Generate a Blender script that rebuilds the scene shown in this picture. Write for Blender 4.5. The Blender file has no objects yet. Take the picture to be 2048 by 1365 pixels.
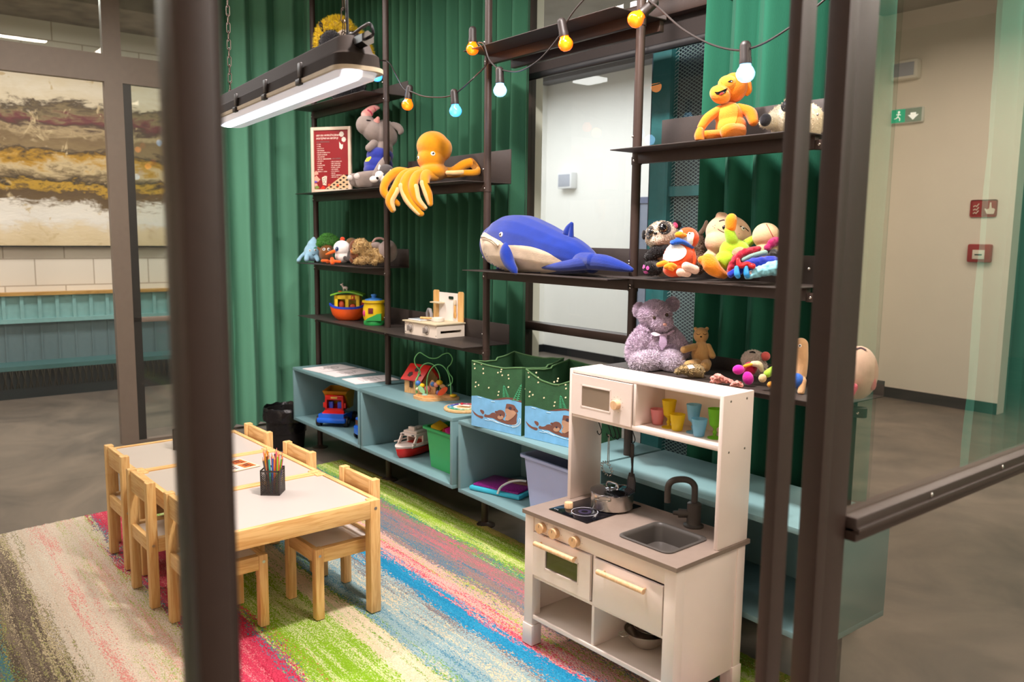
import bpy, bmesh, math, random
from mathutils import Vector, Matrix, noise
from mathutils.bvhtree import BVHTree
from mathutils.geometry import delaunay_2d_cdt
random.seed(7)
S = bpy.context.scene
COL = S.collection
PI = math.pi

# ---------------------------------------------------------------- camera
F, PITCH, YAW, ROLL, CH = 1639.457, 0.126839, 0.902897, 0.0118455, 1.50944
_cy, _sy, _cp, _sp = math.cos(YAW), math.sin(YAW), math.cos(PITCH), math.sin(PITCH)
FW = Vector((-_sy*_cp, _cy*_cp, -_sp)); _r = Vector((_cy, _sy, 0)); _u = _r.cross(FW)
RT = _r*math.cos(ROLL) + _u*math.sin(ROLL); UP = _u*math.cos(ROLL) - _r*math.sin(ROLL)
CAM = Vector((0, 0, CH))
cd = bpy.data.cameras.new('camera'); cam = bpy.data.objects.new('camera', cd); COL.objects.link(cam)
M4 = Matrix((RT, UP, -FW)).transposed().to_4x4(); M4.translation = CAM
cam.matrix_world = M4
cd.sensor_width = 36; cd.lens = F*36/2048; cd.clip_start = .05; cd.clip_end = 100
cd.dof.use_dof = True; cd.dof.focus_distance = 3.5; cd.dof.aperture_fstop = 3.4
S.camera = cam
S.view_settings.view_transform = 'Standard'; S.view_settings.look = 'None'
S.view_settings.gamma = 1; S.view_settings.use_curve_mapping = False
S.view_settings.exposure = 0.28
S.cycles.max_bounces = 8; S.cycles.transparent_max_bounces = 12
S.cycles.sample_clamp_indirect = 6

# ---------------------------------------------------------------- light
w = bpy.data.worlds.new('world'); S.world = w; w.use_nodes = True
w.node_tree.nodes['Background'].inputs[0].default_value = (.95, .84, .77, 1)
w.node_tree.nodes['Background'].inputs[1].default_value = .55

def area(name, loc, sx, sy, power, color, rot=(0, 0, 0)):
    l = bpy.data.lights.new(name, 'AREA'); l.shape = 'RECTANGLE'; l.size = sx; l.size_y = sy
    l.energy = power; l.color = color
    o = bpy.data.objects.new(name, l); COL.objects.link(o); o.location = loc; o.rotation_euler = rot
    return o
area('ceiling_tube_light', (-3.0, 1.75, 3.05), 3.6, .12, 48, (1, .90, .86))
area('ceiling_spot_light', (-1.95, 1.62, 3.05), .16, .16, 68, (1, .90, .86))
area('ceiling_tube_light', (-1.95, 0.6, 3.05), .12, 2.2, 10, (1, .90, .86))
area('ceiling_tube_light', (-4.6, 0.2, 3.05), .12, 2.2, 58, (1, .90, .86))
area('hall_fill_light', (.5, -2.6, 2.7), 1.8, 1.2, 100, (1, .85, .76), (-.75, 0, 0))  # soft warm fill added on the camera side
area('corridor_tube_light', (-7.0, 5.4, 3.3), 2.5, 1.4, 80, (.95, .95, 1.0))
area('corridor_tube_light', (-2.6, 6.0, 3.3), 2.0, 1.4, 62, (1, .87, .74))
area('lounge_tube_light', (-7.3, .8, 3.35), .5, 4.0, 95, (1, .95, .95))
area('hall_fill_light', (.4, 2.2, 2.9), .8, .8, 32, (1, .87, .78), (0, .7, 0))  # added fill, brightens the right side of the toy kitchen
area('hall_fill_light', (.0, 4.6, 3.3), .5, 3.0, 80, (1, .90, .8))  # added fill for the hall curtains that the glass mirrors
area('hanging_lamp_light', (-2.97, 1.27, 1.955), 1.1, .12, 2, (.9, .93, 1.0))
area('hall_fill_light', (2.6, 4.2, 3.3), 1.5, 3.0, 200, (1, .90, .86))  # added fill, brightens the hall reflected in the partition glass

# ---------------------------------------------------------------- materials
def lin(h):
    if isinstance(h, tuple): return h
    h = h.lstrip('#'); v = [int(h[i:i+2], 16)/255 for i in (0, 2, 4)]
    return tuple(c/12.92 if c <= .04045 else ((c+.055)/1.055)**2.4 for c in v)
_M = {}
def N(nt, t, **k):
    n = nt.nodes.new(t)
    for a, b in k.items():
        if a.startswith('_'): setattr(n, a[1:], b)
        else: n.inputs[a.replace('__', ' ')].default_value = b
    return n
def mat(name, col, rough=.5, var=.06, scale=30, bump=0, bscale=200, metal=0, sheen=0, coat=0, trans=0, ior=1.45, alpha=1, emit=None, es=0, stretch=None, spec=.5):
    """plain procedural material: base colour with soft noise variation and an optional fine bump"""
    if name in _M: return _M[name]
    m = bpy.data.materials.new(name); m.use_nodes = True; nt = m.node_tree; L = nt.links.new
    b = nt.nodes['Principled BSDF']; c = lin(col)
    tc = N(nt, 'ShaderNodeTexCoord'); mp = N(nt, 'ShaderNodeMapping')
    L(tc.outputs['Object'], mp.inputs['Vector'])
    if stretch: mp.inputs['Scale'].default_value = stretch
    n = N(nt, 'ShaderNodeTexNoise', Scale=scale, Detail=4.0)
    L(mp.outputs[0], n.inputs['Vector'])
    r = N(nt, 'ShaderNodeMapRange'); r.inputs['From Min'].default_value = .3; r.inputs['From Max'].default_value = .7
    r.inputs['To Min'].default_value = 1-var; r.inputs['To Max'].default_value = 1+var
    L(n.outputs[0], r.inputs['Value'])
    mx = N(nt, 'ShaderNodeVectorMath', _operation='SCALE'); mx.inputs[0].default_value = c
    L(r.outputs[0], mx.inputs['Scale']); L(mx.outputs[0], b.inputs['Base Color'])
    b.inputs['Roughness'].default_value = rough; b.inputs['Metallic'].default_value = metal
    b.inputs['Sheen Weight'].default_value = sheen; b.inputs['Coat Weight'].default_value = coat
    b.inputs['Transmission Weight'].default_value = trans; b.inputs['IOR'].default_value = ior
    b.inputs['Alpha'].default_value = alpha; b.inputs['Specular IOR Level'].default_value = spec
    if emit:
        b.inputs['Emission Color'].default_value = lin(emit)+(1,); b.inputs['Emission Strength'].default_value = es
    if bump:
        n2 = N(nt, 'ShaderNodeTexNoise', Scale=bscale, Detail=3.0); L(mp.outputs[0], n2.inputs['Vector'])
        bp = N(nt, 'ShaderNodeBump', Strength=bump, Distance=.004); L(n2.outputs[0], bp.inputs['Height'])
        L(bp.outputs[0], b.inputs['Normal'])
    _M[name] = m; return m
def fab(h, b=.5): return mat('fabric_'+h.strip('#'), h, .95, .10, 25, b, 350, sheen=.35, spec=.2)
def plas(h, r=.28): return mat('plastic_'+h.strip('#'), h, r, .02, 10)
def paint(h, r=.5): return mat('paint_'+h.strip('#'), h, r, .02, 10, .12, 250)
def wood(name, a, bcol, axis=0, rough=.45, sc=5):
    if name in _M: return _M[name]
    m = bpy.data.materials.new(name); m.use_nodes = True; nt = m.node_tree; L = nt.links.new
    b = nt.nodes['Principled BSDF']
    tc = N(nt, 'ShaderNodeTexCoord'); mp = N(nt, 'ShaderNodeMapping')
    s = [14, 14, 14]; s[axis] = 1.2; mp.inputs['Scale'].default_value = s
    L(tc.outputs['Object'], mp.inputs['Vector'])
    n = N(nt, 'ShaderNodeTexNoise', Scale=float(sc), Detail=5.0, Distortion=1.2); L(mp.outputs[0], n.inputs['Vector'])
    cr = N(nt, 'ShaderNodeValToRGB'); e = cr.color_ramp.elements
    e[0].position = .36; e[0].color = lin(bcol)+(1,); e[1].position = .58; e[1].color = lin(a)+(1,)
    L(n.outputs[0], cr.inputs[0]); L(cr.outputs[0], b.inputs['Base Color']); b.inputs['Roughness'].default_value = rough
    bp = N(nt, 'ShaderNodeBump', Strength=.08, Distance=.002); L(n.outputs[0], bp.inputs['Height']); L(bp.outputs[0], b.inputs['Normal'])
    _M[name] = m; return m
PX, PY, PZ = (wood('pine_'+'xyz'[i], '#e6bd80', '#d2a061', i) for i in range(3))
def glass(name, tint, rough=0.0, k=1.0):
    if name in _M: return _M[name]
    m = bpy.data.materials.new(name); m.use_nodes = True; nt = m.node_tree; L = nt.links.new
    nt.nodes.remove(nt.nodes['Principled BSDF']); out = nt.nodes['Material Output']
    tr = N(nt, 'ShaderNodeBsdfTransparent'); tr.inputs[0].default_value = lin(tint)+(1,)
    gl = N(nt, 'ShaderNodeBsdfGlossy'); gl.inputs['Roughness'].default_value = rough
    fr = N(nt, 'ShaderNodeFresnel', IOR=1.5); geo = N(nt, 'ShaderNodeNewGeometry')
    mr = N(nt, 'ShaderNodeMapRange'); mr.inputs['From Min'].default_value = 0; mr.inputs['From Max'].default_value = 1
    mr.inputs['To Min'].default_value = 0.0; mr.inputs['To Max'].default_value = 1.0
    bf = N(nt, 'ShaderNodeMath', _operation='SUBTRACT'); bf.inputs[0].default_value = 1; L(geo.outputs['Backfacing'], bf.inputs[1])
    mu = N(nt, 'ShaderNodeMath', _operation='MULTIPLY'); kk = N(nt, 'ShaderNodeMath', _operation='MULTIPLY', _use_clamp=True); kk.inputs[1].default_value = k; L(fr.outputs[0], kk.inputs[0]); L(kk.outputs[0], mu.inputs[0]); L(bf.outputs[0], mu.inputs[1])
    mx = N(nt, 'ShaderNodeMixShader'); L(mu.outputs[0], mx.inputs[0]); L(tr.outputs[0], mx.inputs[1]); L(gl.outputs[0], mx.inputs[2])
    L(mx.outputs[0], out.inputs['Surface']); _M[name] = m; return m
IRON = mat('dark_bronze_powder_coat', '#3a2c26', .42, .05, 60, .15, 500)
SHELFM = mat('dark_sheet_metal', '#38302c', .5, .06, 60, .2, 600)
def tinted(name, h):
    """translucent coloured plastic"""
    if name in _M: return _M[name]
    m = bpy.data.materials.new(name); m.use_nodes = True; nt = m.node_tree; L = nt.links.new; b = nt.nodes['Principled BSDF']; out = nt.nodes['Material Output']
    b.inputs['Base Color'].default_value = lin(h)+(1,); b.inputs['Roughness'].default_value = .22
    tl_ = N(nt, 'ShaderNodeBsdfTranslucent'); tl_.inputs[0].default_value = lin(h)+(1,); tr = N(nt, 'ShaderNodeBsdfTransparent'); tr.inputs[0].default_value = tuple(c**.5 for c in lin(h))+(1,)
    a = N(nt, 'ShaderNodeMixShader'); a.inputs[0].default_value = .45; L(b.outputs[0], a.inputs[1]); L(tl_.outputs[0], a.inputs[2])
    c = N(nt, 'ShaderNodeMixShader'); c.inputs[0].default_value = .38; L(a.outputs[0], c.inputs[1]); L(tr.outputs[0], c.inputs[2]); L(c.outputs[0], out.inputs['Surface'])
    _M[name] = m; return m
TEAL = mat('teal_lacquered_board', '#729498', .45, .03, 8, .06, 200)
BLACKM = mat('black_metal', '#141314', .4, .05, 20)
CREAM = mat('cream_painted_board', '#eedfd7', .42, .02, 8, .05, 120)
CHROME = mat('brushed_steel', '#c9c4be', .22, .05, 20, metal=1)
BIRCH = wood('birch_knob_wood', '#e8c096', '#dcae80', 2, .4, 8)
BLK = plas('#0c0c0e', .15); WHT = fab('#f3eee8', .3)

# ---------------------------------------------------------------- mesh helpers
class MB:
    """collects shapes in a bmesh and links them as ONE mesh object"""
    def __init__(s): s.b = bmesh.new()
    def _x(s, vs, mtx):
        if mtx is not None: bmesh.ops.transform(s.b, matrix=mtx, verts=vs)
    def box(s, x0, y0, z0, x1, y1, z1, bev=0, mtx=None, seg=2):
        r = bmesh.ops.create_cube(s.b, size=1)['verts']
        for v in r: v.co = Vector(((x0+x1)/2+v.co.x*(x1-x0), (y0+y1)/2+v.co.y*(y1-y0), (z0+z1)/2+v.co.z*(z1-z0)))
        vs = r
        if bev:
            es = list({e for v in r for e in v.link_edges})
            q = bmesh.ops.bevel(s.b, geom=es, offset=bev, segments=seg, affect='EDGES', profile=.5)
            vs = list({v for f in q['faces'] for v in f.verts} | {v for v in r if v.is_valid})
        s._x(vs, mtx); return s
    def cyl(s, p0, p1, r0, r1=None, n=20, caps=True):
        r1 = r0 if r1 is None else r1
        p0, p1 = Vector(p0), Vector(p1); d = p1-p0
        q = bmesh.ops.create_cone(s.b, cap_ends=caps, segments=n, radius1=r0, radius2=r1, depth=d.length)['verts']
        s._x(q, Matrix.Translation((p0+p1)/2) @ d.to_track_quat('Z', 'Y').to_matrix().to_4x4()); return s
    def ell(s, c, r, rot=None, u=20, v=12):
        q = bmesh.ops.create_uvsphere(s.b, u_segments=u, v_segments=v, radius=1)['verts']
        if not hasattr(r, '__len__'): r = (r, r, r)
        m = Matrix.Translation(c) @ (rot.to_4x4() if rot is not None else Matrix()) @ Matrix.Diagonal((*r, 1))
        s._x(q, m); return s
    def lathe(s, prof, n=32, mtx=None, close=False):
        """prof: (radius, z) pairs turned about z"""
        rings = []
        for r, z in prof:
            rings.append([s.b.verts.new((r*math.cos(2*PI*i/n), r*math.sin(2*PI*i/n), z)) for i in range(n)] if r > 1e-6 else [s.b.verts.new((0, 0, z))])
        for a, b in zip(rings, rings[1:]):
            for i in range(n):
                j = (i+1) % n
                if len(a) == 1 and len(b) == 1: continue
                if len(a) == 1: s.b.faces.new((a[0], b[j], b[i]))
                elif len(b) == 1: s.b.faces.new((a[i], a[j], b[0]))
                else: s.b.faces.new((a[i], a[j], b[j], b[i]))
        s._x([v for q in rings for v in q], mtx); return s
    def tube(s, pts, r, n=10, caps=True, flat=1.0):
        pts = [Vector(p) for p in pts]; rs = r if hasattr(r, '__len__') else [r]*len(pts)
        rings = []; up = None
        for i, p in enumerate(pts):
            t = (pts[min(i+1, len(pts)-1)]-pts[max(i-1, 0)]).normalized()
            if up is None: up = Vector((0, 0, 1)) if abs(t.z) < .9 else Vector((1, 0, 0))
            a = t.cross(up).normalized(); b = a.cross(t).normalized(); up = b
            rings.append([s.b.verts.new(p+(a*math.cos(2*PI*k/n)+b*math.sin(2*PI*k/n)*flat)*rs[i]) for k in range(n)])
        for a, b in zip(rings, rings[1:]):
            for k in range(n): s.b.faces.new((a[k], a[(k+1) % n], b[(k+1) % n], b[k]))
        if caps:
            s.b.faces.new(rings[0][::-1]); s.b.faces.new(rings[-1])
        return s
    def prism(s, poly, h0, h1, mtx=None):
        """2-D outline (x, y) extruded from z=h0 to z=h1"""
        a = [s.b.verts.new((x, y, h0)) for x, y in poly]; b = [s.b.verts.new((x, y, h1)) for x, y in poly]
        n = len(poly); s.b.faces.new(a[::-1]); s.b.faces.new(b)
        for i in range(n): s.b.faces.new((a[i], a[(i+1) % n], b[(i+1) % n], b[i]))
        s._x(a+b, mtx); return s
    def add(s, verts, faces, mtx=None):
        vs = [s.b.verts.new(v) for v in verts]
        for f in faces: s.b.faces.new([vs[i] for i in f])
        s._x(vs, mtx); return s
    def done(s, name, m, parent=None, smooth=True, angle=40, label=None):
        bmesh.ops.recalc_face_normals(s.b, faces=s.b.faces)
        me = bpy.data.meshes.new(name)
        if smooth:
            lim = math.radians(angle)
            for f in s.b.faces: f.smooth = True
            for e in s.b.edges:
                if len(e.link_faces) == 2 and e.calc_face_angle(0) > lim: e.smooth = False
        s.b.to_mesh(me); s.b.free(); me.materials.append(m)
        o = bpy.data.objects.new(name, me); COL.objects.link(o)
        if parent: o.parent = parent
        if label: o['label'] = label
        return o
def B(*a, bev=0): return MB().box(*a, bev=bev)
def tag(o, label=None, cat=None, group=None, kind=None):
    if label: o['label'] = label
    if cat: o['category'] = cat
    if group: o['group'] = group
    if kind: o['kind'] = kind
    return o
def struct(o): o['kind'] = 'structure'; return o
def thing(name, label, cat, loc=(0, 0, 0), rz=0, group=None, scale=1, kind=None):
    o = bpy.data.objects.new(name, None); COL.objects.link(o); o.empty_display_size = .05
    o.location = loc; o.rotation_euler = (0, 0, rz); o.scale = (scale,)*3
    return tag(o, label, cat, group, kind)
def copy_tree(o, parent=None):
    c = o.copy(); COL.objects.link(c); c.parent = parent
    for ch in [x for x in COL.objects if x.parent == o]: copy_tree(ch, c)
    return c
def R(ax, deg): return Matrix.Rotation(math.radians(deg), 4, ax)
def T(x, y, z): return Matrix.Translation((x, y, z))
def spline(pts, k=8, closed=False):
    """Catmull-Rom through points of any dimension"""
    P = [tuple(p) for p in pts]; n = len(P); out = []
    for i in range(n if closed else n-1):
        if closed: a, b, c, d = P[i-1], P[i], P[(i+1) % n], P[(i+2) % n]
        else: a, b, c, d = P[max(i-1, 0)], P[i], P[i+1], P[min(i+2, n-1)]
        for j in range(k):
            t = j/k
            out.append(tuple(.5*((2*b[q])+(c[q]-a[q])*t+(2*a[q]-5*b[q]+4*c[q]-d[q])*t*t+(-a[q]+3*b[q]-3*c[q]+d[q])*t**3) for q in range(len(b))))
    if not closed: out.append(P[-1])
    return out
def ray(X, Y): return (FW*F + RT*(X-1024) + UP*(682.5-Y))/F       # view direction through a photo pixel, depth 1
def at(X, Y, axis, val):
    """the point on the plane axis=val seen at photo pixel X, Y"""
    d = ray(X, Y); i = 'xyz'.index(axis); return CAM + d*((val-CAM[i])/d[i])
def textmesh(txt, size, m, mtx, parent, name='lettering', thick=.0004, shear=0, bold=0, align='LEFT', label=None):
    cu = bpy.data.curves.new('t', 'FONT'); cu.body = txt; cu.size = size; cu.extrude = thick; cu.shear = shear
    cu.offset = bold; cu.align_x = align; cu.resolution_u = 3
    t = bpy.data.objects.new('t', cu); COL.objects.link(t)
    me = bpy.data.meshes.new_from_object(t.evaluated_get(bpy.context.evaluated_depsgraph_get()))
    bpy.data.objects.remove(t); me.transform(mtx); me.materials.clear(); me.materials.append(m)
    o = bpy.data.objects.new(name, me); COL.objects.link(o); o.parent = parent
    if label: o['label'] = label
    return o
# ================================================================ the setting
def floor_material():
    m = bpy.data.materials.new('polished_concrete'); m.use_nodes = True; nt = m.node_tree; L = nt.links.new
    b = nt.nodes['Principled BSDF']; tc = N(nt, 'ShaderNodeTexCoord')
    n = N(nt, 'ShaderNodeTexNoise', Scale=1.3, Detail=9.0, Roughness=.62, Distortion=1.6); L(tc.outputs['Object'], n.inputs['Vector'])
    cr = N(nt, 'ShaderNodeValToRGB'); e = cr.color_ramp.elements
    e[0].position = .3; e[0].color = lin('#544d47')+(1,); e[1].position = .68; e[1].color = lin('#7f7266')+(1,)
    L(n.outputs[0], cr.inputs[0]); L(cr.outputs[0], b.inputs['Base Color'])
    b.inputs['Roughness'].default_value = .42; return m
FLOORM = floor_material()
struct(B(-16, -4, -.1, 4, 12, 0).done('floor', FLOORM))
CONC = mat('ceiling_concrete', '#a39d95', .8, .12, 3, .2, 40)
struct(B(-16, -4, 3.62, 4, 12, 3.8).done('ceiling', CONC))
WALL = mat('warm_white_wall_paint', '#efe6da', .7, .015, 4)
WALLC = mat('white_corridor_wall_paint', '#f2f0ec', .6, .01, 4)
DKB = mat('black_skirting', '#1b1c20', .4)
# corridor behind the room
struct(B(-8.2, 7.0, 0, -4.2, 7.15, 3.62).done('wall_corridor', WALLC))
struct(B(-8.35, 6.0, 0, -8.2, 7.15, 3.62).done('wall_corridor_side', WALLC))
struct(B(-10.5, 6.0, 0, -8.35, 6.15, 3.62).done('wall_corridor_left', WALLC))
struct(B(-4.35, 7.15, 0, -4.2, 7.75, 3.62).done('wall_corridor_return', WALL))
struct(B(-4.35, 7.75, 0, -2.92, 7.9, 3.62).done('wall_corridor_right', WALL))
struct(B(-8.2, 6.78, 3.42, -4.2, 7.0, 3.5).done('trim_2', mat('grey_cable_tray', '#77757a', .5)))
struct(B(-2.92, 8.4, 0, 4, 8.55, 3.62).done('wall_corridor_far', mat('dark_green_wall', '#24584a', .8)))  # the wall's own colour is dark green
for i, q in enumerate(((-8.2, 6.985, -4.2, 7.0), (-8.2, 6.0, -8.185, 7.0), (-4.2, 7.0, -4.185, 7.75), (-4.2, 7.735, -2.92, 7.75))):
    struct(B(q[0], q[1], 0, q[2], q[3], .1).done(['baseboard_corridor', 'baseboard_corridor_side', 'baseboard_corridor_return', 'baseboard_corridor_right'][i], DKB))
struct(B(-16, 11.9, 0, 4, 12, 3.62).done('wall_outer_back', WALL)); struct(B(3.9, -4, 0, 4, 12, 3.62).done('wall_outer_right', WALL))
struct(B(-16, -4, 0, 4, -3.9, 3.62).done('wall_outer_front', WALL))
# grey door in the corridor wall
d = bpy.data.objects.new('door_1', None); COL.objects.link(d); struct(d); d.location = (-6.0, 6.98, 0)
B(-.62, -.02, 0, -.52, .02, 1.97).done('door_frame', mat('grey_blue_door_frame', '#6f7691', .5), d)
B(.42, -.02, 0, .5, .02, 1.97).done('door_frame', _M['grey_blue_door_frame'], d)
B(-.62, -.02, 1.9, .5, .02, 1.97).done('door_frame', _M['grey_blue_door_frame'], d)
B(-.52, -.005, 0, .42, .015, 1.9).done('door_panel', mat('grey_door_leaf', '#8d93a5', .5), d)
# wall speakers, call point, signs
def wallbox(name, label, cat, X, Y, yp, w_, h_, dpt, col, grill=True):
    p = at(X, Y, 'y', yp); t = thing(name, label, cat, p)
    B(-w_/2, -dpt, -h_/2, w_/2, 0, h_/2, bev=.015).done('housing', plas(col, .5), t)
    if grill: B(-w_/2+.025, -dpt-.004, -h_/2+.025, w_/2-.025, -dpt+.001, h_/2-.025, bev=.002).done('grille', mat('speaker_grille', '#b4b6c2', .7, .1, 300, .5, 900), t)
    return t
wallbox('wall_speaker', 'square white wall speaker with grey grille seen through the back window', 'speaker', 1140, 362, 7.0, .26, .2, .1, '#e8e8ea')
wallbox('wall_speaker', 'white box speaker high on the beige wall above the exit sign', 'speaker', 1818, 142, 7.75, .24, .17, .1, '#e9e4da')
es = wallbox('exit_sign', 'green emergency exit sign with running figure on the beige wall', 'sign', 1818, 232, 7.75, .3, .14, .05, '#dfe3dc', False)
B(-.14, -.053, -.06, -.01, -.049, .06).done('exit_panel', mat('exit_green', '#1f8a62', .4, emit='#3fae86', es=.7), es)
rm = MB(); rm.cyl((-.07, -.055, .035), (-.07, -.053, .035), .011)
for a, b in (((-.07, .022), (-.078, -.008)), ((-.078, -.008), (-.058, -.022)), ((-.058, -.022), (-.06, -.045)), ((-.078, -.008), (-.093, -.02)), ((-.093, -.02), (-.11, -.024)), ((-.072, .018), (-.052, .008)), ((-.072, .018), (-.092, .012))):
    rm.cyl((a[0], -.054, a[1]), (b[0], -.054, b[1]), .004, n=8)
rm.done('running_figure', mat('sign_white', '#f5fff5', .5, emit='#ffffff', es=.6), es)
B(-.01, -.053, -.06, .14, -.049, .06).done('arrow_panel', mat('exit_grey', '#9fb3a6', .5), es)
MB().prism([(.04, .02), (.09, .02), (.09, .0), (.115, .0), (.065, -.045), (.015, .0), (.04, .0)], .049, .056, R('X', 90)).done('arrow', _M['sign_white'], es)
RED = plas('#a3202a', .5)
fs = wallbox('fire_alarm_sign', 'square red fire alarm sign with hand and flame symbol', 'sign', 1968, 417, 7.75, .22, .15, .006, '#a3202a', False)
MB().prism([(.0, -.05), (.055, -.05), (.065, -.01), (.05, .0), (.035, .002), (.03, .05), (.018, .05), (.016, 0), (-.004, -.012), (-.015, .0), (-.022, -.006)], .0065, .009, T(.03, 0, 0) @ R('X', 90)).done('hand_symbol', plas('#f0dfcf', .6), fs)
fm = MB()
for k in range(3): fm.tube([(-.085, -.008, -.045+k*.03), (-.07, -.008, -.035+k*.03), (-.06, -.008, -.045+k*.03), (-.04, -.008, -.02+k*.03)], .005, n=6)
fm.done('flame_symbol', plas('#f0dfcf', .6), fs)
cp = wallbox('fire_call_point', 'red fire call point box with white centre below the alarm sign', 'fire call point', 1962, 507, 7.75, .2, .16, .05, '#a3202a', False)
B(-.05, -.056, -.05, .05, -.049, .03, bev=.002).done('press_plate', plas('#e8ddd0', .5), cp)
B(-.03, -.059, -.017, .03, -.055, -.007).done('press_mark', BLACKM, cp)
# steel mesh screen with teal frame behind the back window
ms = thing('mesh_screen', 'teal framed expanded metal mesh screen behind the back window', 'screen', (0, 3.25, 0))
TF = mat('teal_steel_frame', '#3c7f86', .4)
xa, xb = -2.93, -2.02
for q in ((xa-.02, xa+.10), (xb-.05, xb+.03)): B(q[0], -.03, 0, q[1], .03, 2.9).done('frame_post', TF, ms)
for z in (.02, .86, 1.72, 2.86): B(xa+.1, -.02, z, xb-.05, .02, z+.05).done('frame_rail', TF, ms)
g = MB(); nx, nz, cw, ch = 26, 320, (xb-xa-.1)/26, 2.86/320
for j in range(nz):
    for i in range(nx):
        x = xa+.1+(i+.5*(j % 2))*cw; z = .03+j*ch
        if x+cw > xb-.02: continue
        for s2 in (-1, 1):
            a = Vector((x+cw/2-s2*cw/2, 0, z)); b = Vector((x+cw/2, 0, z+ch)); t = .0021
            g.add([a+Vector((0, 0, -t)), b+Vector((0, 0, -t)), b+Vector((0, 0, t)), a+Vector((0, 0, t))], [(0, 1, 2, 3)])
g.done('wire_mesh', mat('mesh_steel_teal', '#9db4bb', .4), ms)
B(xa-.1, .05, .02, xb+.1, .07, 2.9).done('back_board', mat('dark_slate_board', '#3f4c5c', .6), ms)
# back window: frames, glass, roller blind with bead chain
w1 = bpy.data.objects.new('window_1', None); COL.objects.link(w1); struct(w1); w1.location = (0, 2.95, 0)
for x in (-3.62,): B(x-.03, -.03, 0, x+.03, .03, 3.62).done('window_frame', IRON, w1)
for z0, z1 in ((.99, 1.035), (0, .06), (3.56, 3.62)): B(-3.59, -.035, z0, -1.56, .035, z1, bev=.006).done('window_frame', IRON, w1)
B(-3.59, -.004, .06, -1.53, .004, 3.56).done('glass_pane', glass('clear_window_glass', '#f4f8f6'), w1)
rb = thing('roller_blind', 'black roller blind rolled down at the top of the back window', 'blind', (0, 2.86, 0))
B(-3.56, -.05, 2.47, -1.58, .04, 2.55, bev=.01).done('cassette', IRON, rb)
B(-3.54, .0, 2.37, -1.6, .004, 2.49).done('blind_fabric', mat('black_blind_fabric', '#2a2320', .8, .05, 60, .3, 600), rb)
B(-3.54, -.012, 2.338, -1.6, .014, 2.372, bev=.008).done('bottom_bar', BLACKM, rb)
bc = MB()
for k in range(200): bc.ell((-2.665, -.03, 2.46-k*.0105), .0045, u=6, v=4)
bc.done('bead_chain', plas('#d9d6cf', .3), rb)
struct(B(-6.3, 2.98, 0, -3.65, 3.08, 3.62).done('wall_back', WALL))
# left partition at x = -6.24
XL = -6.24
w2 = bpy.data.objects.new('window_2', None); COL.objects.link(w2); struct(w2); w2.location = (XL, 0, 0)
LFR = mat('taupe_aluminium_frame', '#7a6b62', .4)
for y0, y1 in ((1.36, 1.475), (-1.3, -1.2), (2.9, 2.98)): B(-.03, y0, 0, .03, y1, 3.62).done('window_frame', LFR, w2)
for y0, y1 in ((-1.2, 1.36), (1.475, 2.9)):
    B(-.03, y0, 2.52, .03, y1, 2.7).done('window_frame', LFR, w2)
    B(-.025, y0, 3.5, .025, y1, 3.62).done('window_frame', LFR, w2)
B(-.03, 1.475, .0, .03, 2.9, .015).done('window_frame', LFR, w2)
B(-.02, 1.475, .87, .02, 2.9, .905, bev=.004).done('window_frame', LFR, w2)
B(-.02, 1.475, 0, .02, 1.53, 2.52).done('window_frame', BLACKM, w2)
for y0, y1, z0, z1 in ((1.53, 2.9, .08, .87), (1.53, 2.9, .905, 2.52), (1.475, 2.9, 2.7, 3.5), (-1.2, 1.36, 2.7, 3.5)):
    B(-.004, y0, z0, .004, y1, z1).done('glass_pane', glass('clear_window_glass', '#f4f8f6'), w2)
struct(B(XL-.1, -4, 0, XL+.05, -1.3, 3.62).done('wall_left', WALL))
# lounge wall beyond: white blocks, dado rail, corrugated teal counter front
XW = -8.8
def brick_material():
    m = bpy.data.materials.new('white_painted_blocks'); m.use_nodes = True; nt = m.node_tree; L = nt.links.new
    b = nt.nodes['Principled BSDF']; tc = N(nt, 'ShaderNodeTexCoord'); mp = N(nt, 'ShaderNodeMapping')
    mp.inputs['Rotation'].default_value = (PI/2, 0, PI/2); L(tc.outputs['Object'], mp.inputs['Vector'])
    sx = N(nt, 'ShaderNodeSeparateXYZ'); L(tc.outputs['Object'], sx.inputs[0]); cx = N(nt, 'ShaderNodeCombineXYZ')
    L(sx.outputs['Y'], cx.inputs['X']); L(sx.outputs['Z'], cx.inputs['Y'])
    br = N(nt, 'ShaderNodeTexBrick', Scale=1.0); br.inputs['Color1'].default_value = lin('#e9dfd2')+(1,); br.inputs['Color2'].default_value = lin('#e4d8ca')+(1,)
    br.inputs['Mortar'].default_value = lin('#b9ab9b')+(1,); br.inputs['Mortar Size'].default_value = .006
    br.inputs['Brick Width'].default_value = .5; br.inputs['Row Height'].default_value = .25
    L(cx.outputs[0], br.inputs['Vector']); L(br.outputs['Color'], b.inputs['Base Color']); b.inputs['Roughness'].default_value = .7
    bp = N(nt, 'ShaderNodeBump', Strength=.4, Distance=.01); bp.invert = True; L(br.outputs['Fac'], bp.inputs['Height']); L(bp.outputs[0], b.inputs['Normal']); return m
struct(B(XW-.15, -4, 0, XW, 12, 3.8).done('wall_lounge', brick_material()))
struct(B(XW, -4, 3.42, XW+.9, 5.9, 3.62).done('trim_1', mat('rough_concrete_beam', '#8f8378', .8, .35, 5, .5, 30)))
co = thing('lounge_counter', 'long teal corrugated counter with wooden top rail along the white block wall', 'counter', (XW, 0, 0))
B(0, -3.8, .915, .10, 5.5, .945).done('wooden_rail', wood('oak_rail', '#c59a55', '#a87c3c', 1), co)
TL2 = mat('turquoise_corrugated_sheet', '#84b2b2', .4)
g = MB()
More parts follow.
